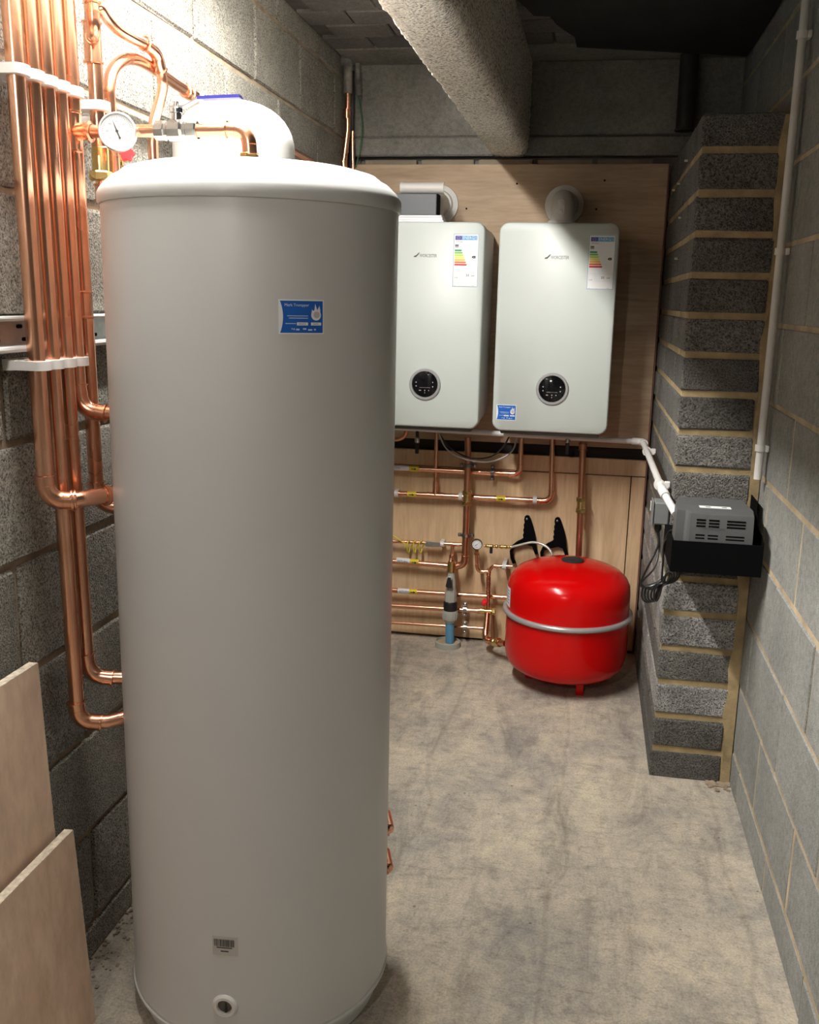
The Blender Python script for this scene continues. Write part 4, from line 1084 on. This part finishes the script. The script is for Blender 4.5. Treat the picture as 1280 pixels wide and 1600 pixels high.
# braided hose and fittings
hf = at_y(757, 853, 3.86); he = at_y(799, 855, 3.86)
HS = thing('filling_loop', 'braided filling loop hose arching behind the red vessel', 'hose', hf)
mb = MB(); d = (he - hf)
prf = []; L = d.length
for k in range(24):
    prf.append((.0055 + .0032 * ((k // 2) % 2) + (.002 if k in (4, 5, 16, 17) else 0), L * k / 23))
mb.lathe(prf, hf, d, 12).build('fitting', 'brass', HS)
MB().box(at_y(768, 856, 3.86) + V((-.006, -.012, -.022)), at_y(768, 856, 3.86) + V((.006, -.004, .006)), .002).build('tap_handle', 'black_plastic', HS, False)
MB().tube(spline([he, at_y(815, 851, 3.855), at_y(832, 847.5, 3.85), at_y(846, 850, 3.84), at_y(857, 857, 3.83), at_y(863, 868, 3.82), at_y(864, 885, 3.82)]), .0052, 12).build('hose', 'hose_braid', HS)

# black saw-handle brackets behind the vessel
def grip(label, ox, oy):
    # outline in photo proportions around the first handle, millimetre scale on its own plane
    pts = [(820, 808), (823, 806), (827, 807), (829.5, 812), (833, 823), (836, 835), (837.5, 848), (837.5, 853), (840.5, 866), (836, 866), (831.5, 854), (824, 851.5), (812, 854), (803, 857), (801.5, 864), (803, 873), (806, 880), (801, 881), (797.5, 872), (796.5, 861), (800, 853), (808, 847), (816, 843), (818, 840.5), (817, 836), (818.5, 833), (817.6, 828), (819, 825), (818.4, 820), (820, 817), (819, 812)]
    ol = [at_y(x + ox, y + oy, 3.925) for x, y in pts]
    rt = thing('black_grip', label, 'handle', ol[8])
    MB().prism(ol, (0, .018, 0)).build('grip_body', 'black_matt', rt, False)
    c = at_y(823.5 + ox, 811 + oy, 3.925)
    MB().lathe([(.0045, .002), (.0045, -.0015), (.003, -.0025)], c, (0, 1, 0), 12).build('screw_head', 'chrome', rt)
grip('black wavy grip hook on the plywood, left of the pair behind the vessel', 0, 0)
grip('black wavy grip hook on the plywood, right of the pair behind the vessel', 47.5, 3)

# ------------------------------------------------------------------ red expansion vessel
VC = V((-.022, 3.575, 0)); VR = .233
rv = thing('red_vessel', 'glossy red expansion vessel standing on the floor under the boilers', 'vessel', VC)
pr = [(.0, .045), (.10, .048), (.16, .056), (.195, .068), (.215, .083), (.227, .105), (VR, .14), (VR, .29)]
MB().lathe(pr + [(VR, .30)], VC, (0, 0, 1), 96).build('lower_shell', 'red_enamel', rv, ang=60)
pr2 = [(VR - .002, .285), (VR - .001, .31), (VR - .001, .375), (.229, .405), (.217, .43), (.197, .450), (.17, .464), (.13, .477), (.09, .486), (.05, .491), (.0, .493)]
MB().lathe(pr2, VC, (0, 0, 1), 96).build('upper_shell', 'red_enamel', rv, ang=60)
tor = [V((VC[0] + (VR + .004) * math.cos(2 * math.pi * k / 96), VC[1] + (VR + .004) * math.sin(2 * math.pi * k / 96), .293)) for k in range(96)]
MB().tube(tor, .0105, 12, closed=True).build('rim_band', 'rim_grey', rv)
MB().lathe([(.043, .4895), (.043, .495), (.040, .497), (.0, .497)], VC + V((.01, 0, 0)), (0, 0, 1), 40).build('valve_cap', 'rubber_dark', rv)
for k in range(3):
    a = math.radians(-62 + 120 * k); p = VC + V((math.cos(a) * .135, math.sin(a) * .135, 0))
    MB().box(p + V((-.014, -.004, 0.0)), p + V((.014, .004, .06)), .001).build('foot', 'red_enamel', rv, False)
def vm(u, v, l=.0012):
    a = math.radians(-165) + u / VR; return V((VC[0] + (VR + l) * math.cos(a), VC[1] + (VR + l) * math.sin(a), .315 + v))
lb = quad(MB(), -.05, 0, .035, .075, lambda u, v: vm(u, v, .0006), 8).build('rating_label', 'paper', rv, False)
mb = MB()
for k in range(5): quad(mb, -.04, .012 + .012 * k, .024, .0155 + .012 * k, vm, 4)
mb.build('rating_print', 'print_grey', lb, False)

# ------------------------------------------------------------------ white waste pipe, pump and electrics by the pier
zc = .918
WP = thing('waste_pipe', 'white plastic waste pipe along under the boilers and round to the pier', 'pipe', (.2, 3.80, zc))
path, arcs = fillet([at_y(620, 668, 3.80) + V((-.02, 0, 0)), V((.228, 3.80, .925)), V((.236, 2.84, .917)), V((.268, 2.735, .872))], [0, .02, .03, 0], 8)
MB().tube(path, .0108, 18).build('pipe', 'white_plastic', WP)
for arc in arcs:
    t0 = (arc[0] - arc[1]).normalized(); t1 = (arc[-1] - arc[-2]).normalized()
    MB().tube([arc[0] + t0 * .022] + arc + [arc[-1] + t1 * .022], .0140, 18).build('elbow', 'white_plastic', WP)
for (y, nm) in ((3.60, 'far'), (2.93, 'near')):
    rt = thing('pipe_clip', 'white clip holding the waste pipe to the pier, %s' % ('the one by the plywood' if nm == 'far' else 'the one by the grey box'), 'clip', (.238, y, .918))
    MB().lathe([(.0112, -.009), (.0165, -.009), (.0165, .009), (.0112, .009)], (.2325, y, .918), (0, 1, 0), 20).build('clip_ring', 'white_plastic', rt)
    MB().box((.247, y - .009, .907), (PX - .0012, y + .009, .929), .002).build('clip_base', 'white_plastic', rt, False)
tag(MB().box((PX - .006, 2.90, .900), (PX - .0012, 3.72, .914)).build('flat_cable', 'cable_black', None, False), 'black flat cable run on the pier behind the white waste pipe', 'cable')

PF = 2.62
pump = thing('condensate_pump', 'grey vented condensate pump box on a black shelf at the pier', 'pump', (.36, 2.74, .826))
mb = MB()
ol = [(.296, PF), (.462, PF), (.472, 2.70), (.462, 2.852), (.28, 2.852), (.262, 2.73), (.262, 2.655), (.285, 2.655), (.292, 2.648)]
rings = []
for (z, s) in ((.815, 1.0), (.897, .985), (.901, .97)):
    cx_, cy_ = .365, 2.74; rings.append([V((cx_ + (x - cx_) * s, cy_ + (y - cy_) * s, z)) for x, y in ol])
loft(mb, rings).build('housing', 'grey_plastic', pump, ang=25)
for (z0, n_) in ((.884, 3), (.842, 3)):
    for k in range(n_):
        z = z0 - .0085 * k
        for (xa, xb) in ((.313, .337), (.345, .372), (.392, .44)):
            MB().box((xa, PF - .0012 + .0015, z - .0022), (xb, PF + .004, z + .0022)).build('vent_slot', 'black_matt', pump, False)
mb = MB(); text_into(mb, 'condensate', .014, lambda u, v: V((.325 + u, PF - .0006 + .0008, .857 + v))); mb.build('raised_lettering', 'grey_dark_box', pump, False)
MB().box((.328, 2.70, .9013), (.412, 2.728, .9020)).build('top_label', 'sticker_white', pump, False)
for x in (.345, .388): MB().box((x, 2.71, .9021), (x + .013, 2.716, .9024)).build('label_print', 'print_black', pump, False)
sh = thing('shelf_bracket', 'black metal shelf bracket under the grey pump box', 'shelf', (.37, 2.7, .735))
MB().box((.252, PF - .012, .738), (.490, PF - .009, .826), .0008).build('front_plate', 'black_matt', sh, False)
MB().box((.252, PF - .009, .808), (.490, 2.862, .812), .0008).build('tray', 'black_matt', sh, False)
sp = [V((.487, PF - .0088, .8122)), V((.487, PF - .0088, .832))]
for k in range(9):
    a = math.radians(90 * k / 8); sp.append(V((.487, PF + .03 + .12 * math.sin(a) * 1, .845 + .07 * (1 - math.cos(a)) + .0)))
sp += [V((.487, 2.862, .915)), V((.487, 2.862, .8122))]
MB().prism(sp, (.003, 0, 0)).build('side_plate', 'black_matt', sh, False)
MB().box((.252, PF - .0088, .740), (.255, 2.862, .8078)).build('left_plate', 'black_matt', sh, False)

# grey connection box on the pier side with black cable
jb = thing('junction_box', 'small grey junction box on the pier beside the pump', 'box', (.24, 2.9, .80))
MB().box((.2195, 2.875, .806), (PX - .0012, 2.945, .874), .004).build('box_body', 'grey_box', jb, False)
MB().box((.2145, 2.873, .804), (.2190, 2.947, .876), .002).build('box_lid', 'grey_box', jb, False)
MB().lathe([(.0095, .0), (.0095, -.0008), (.0085, -.0008)], (.243, 2.8752, .842), (0, 1, 0), 20).build('knockout', 'grey_box', jb)
MB().lathe([(.011, 0), (.011, -.018), (.006, -.03)], (.236, 2.905, .806), (0, 0, 1), 14).build('cable_gland', 'black_plastic', jb)
MB().box((.2135, 2.95, .83), (PX - .0012, 2.965, .862), .002).build('white_gland', 'white_plastic', jb, False)
cb = thing('mains_cable', 'coiled black mains cable hanging on the pier below the junction box', 'cable', (.235, 2.82, .62))
rr = random.Random(4)
A = lambda x, y, Y=2.82: at_y(x, y, Y)
pts = [V((.236, 2.905, .777)), A(1029, 850, 2.86), A(1018, 875), A(1003, 905), A(1002, 916), A(1018, 916), A(1034, 907)]
MB().tube(spline(pts, 8), .0032, 8).build('feed', 'cable_black', cb)
pts = [V((.240, 2.900, .777)), A(1030, 860, 2.85), A(1022, 888), A(1006, 906), A(1003, 914), A(1020, 921), A(1032, 912)]
MB().tube(spline(pts, 8), .0028, 8).build('feed', 'cable_black', cb)
for (ax_, ay_) in ((1052, 829), (1052, 838)):
    MB().tube(spline([A(ax_ + 6, ay_, 2.74), A(ax_ - 6, ay_ + 2, 2.76), A(1038, 850, 2.79), A(1036, 880), A(1034, 908)], 8), .0032, 8).build('pump_lead', 'cable_black', cb)
for k in range(5):
    o1 = rr.uniform(-2.5, 2.5); o2 = rr.uniform(-2, 2); dy = -.006 * k + .012; s = 1 - .15 * k
    loop = [A(1034 + o1, 910 + o2), A(1034 + 13 * s, 899 - 3 * s), A(1034 + 25 * s, 895 - 3 * s + o2), A(1034 + 28 * s, 900 + 2 * s), A(1034 + 17 * s, 909 + 3 * s), A(1034 + o1 * .5, 914), A(1034 - 10 * s, 927 + 7 * s), A(1034 - 21 * s, 933 + 10 * s), A(1034 - 30 * s, 930 + 6 * s), A(1034 - 28 * s, 921 + o2), A(1034 - 13 * s, 913 - o1)]
    loop = [p + V((0, dy, 0)) for p in loop]
    MB().tube(spline(loop + [loop[0]], 7), .0029, 8).build('coil_turn', 'cable_black', cb)
mb = MB(); c = A(1034, 910, 2.816); mb.tube([c + V((.012 * math.cos(2 * math.pi * k / 16), .014 * math.sin(2 * math.pi * k / 16), .004 * math.cos(2 * math.pi * k / 16))) for k in range(16)], .002, 6, closed=True).build('cable_tie', 'black_plastic', cb)

# white conduit on the right wall
xcd = .4865
CDT = thing('conduit', 'white plastic conduit running down the right wall in front of the pier', 'conduit', (xcd, 2.785, .975))
MB().lathe([(.0085, 0), (.0108, 0), (.0108, ZC - .975)], (xcd, 2.785, .975), (0, 0, 1), 20).build('tube', 'white_plastic', CDT)
for (z, lab) in ((2.125, 'top conduit saddle clip near the ceiling on the right wall'), (1.592, 'middle conduit saddle clip on the right wall'), (1.063, 'lowest conduit saddle clip near the end of the white conduit')):
    rt = thing('saddle_clip', lab, 'clip', (xcd, 2.785, z))
    mb = MB().lathe([(.0112, -.009), (.0145, -.009), (.0145, .009), (.0112, .009)], (xcd - .0005, 2.785, z), (0, 0, 1), 20); mb.build('clip_ring', 'white_dirty', rt)
    MB().box((XR - .012, 2.768, z - .009), (XR - .0022, 2.802, z + .009), .002).build('clip_base', 'white_dirty', rt, False)

# ------------------------------------------------------------------ boards leaning on the left wall
def board(label, y0, y1, xb, xt, h, t):
    mb = MB(); a = math.atan2(xt - xb, h); n_ = V((math.cos(a), 0, -math.sin(a))) * t; u_ = V((math.sin(a), 0, math.cos(a)))
    p = V((xb, 0, .0008 + max(0, n_.z)))
    L = h / math.cos(a)
    c = [p + V((0, y0, 0)), p + V((0, y1, 0)), p + V((0, y1, 0)) + u_ * L, p + V((0, y0, 0)) + u_ * L]
    rt = thing('plywood_offcut', label, 'board', (xb, (y0 + y1) / 2, 0))
    MB().prism([q - n_ * .0 for q in c], -n_ * .96).build('face_sheet', 'ply_board', rt, False)
    e = .0012
    MB().prism([c[3] + u_ * .0002, c[2] + u_ * .0002, c[2] - n_ + u_ * .0002, c[3] - n_ + u_ * .0002], u_ * e).build('top_edge', 'ply_edge', rt, False)
    MB().prism([c[1], c[2], c[2] - n_, c[1] - n_], (0, e, 0)).build('side_edge', 'ply_edge', rt, False)
    return rt
board('taller plywood offcut leaning on the left wall below the risers', .55, 1.528, -.945, -.972, .772, .018)
board('shorter plywood offcut leaning in front of the taller one by the cylinder', .55, 1.543, -.906, -.930, .425, .018)

# ------------------------------------------------------------------ lamps
def lamp(c, mat, label):
    rt = thing('fill_lamp', label, 'lamp', (c[0], c[1], ZC))
    MB().lathe([(.045, 0), (.045, -.012), (.03, -.018), (.018, -.02)], (c[0], c[1], ZC - .001), (0, 0, 1), 24).build('rose', 'white_plastic', rt)
    MB().lathe([(.017, ZC - .02), (.017, c[2] + .045), (.014, c[2] + .04)], (c[0], c[1], 0), (0, 0, 1), 16).build('holder', 'white_plastic', rt)
    r = .036
    MB().lathe([(r * math.sin(math.pi * k / 10), -r * math.cos(math.pi * k / 10)) for k in range(11)], c, (0, 0, 1), 16, caps=False).build('bulb', mat, rt)
bt = thing('batten_light', 'slim white batten light on the ceiling left of the concrete beam', 'lamp', (TUBE_X, (TUBE_Y0 + TUBE_Y1) / 2, ZC))
# angled housing, diffuser facing down and towards the room
MB().prism([V((TUBE_X - .030, TUBE_Y0 - .02, ZC - .001)), V((TUBE_X + .030, TUBE_Y0 - .02, ZC - .001)), V((TUBE_X + .030, TUBE_Y0 - .02, TUBE_Z + .0105)), V((TUBE_X - .030, TUBE_Y0 - .02, TUBE_Z - .0135))], (0, TUBE_Y1 - TUBE_Y0 + .04, 0)).build('housing', 'white_plastic', bt, False)
ol = [V((TUBE_X - .025, TUBE_Y0, TUBE_Z - .0120)), V((TUBE_X - .0235, TUBE_Y0, TUBE_Z - .0160)), V((TUBE_X + .0235, TUBE_Y0, TUBE_Z + .0030)), V((TUBE_X + .025, TUBE_Y0, TUBE_Z + .0080))]
MB().prism(ol, (0, TUBE_Y1 - TUBE_Y0, 0)).build('diffuser', 'tube_glow', bt, False)
for yy in (TUBE_Y0 - .012, TUBE_Y1): MB().prism([V((p[0], yy, p[2])) for p in ol], (0, .012, 0)).build('end_cap', 'white_plastic', bt, False)
lamp(FILL_LAMP, 'fill_glow', 'added fill bulb on the ceiling behind the viewpoint')  # unseen fill light, added to lift the front of the cylinder
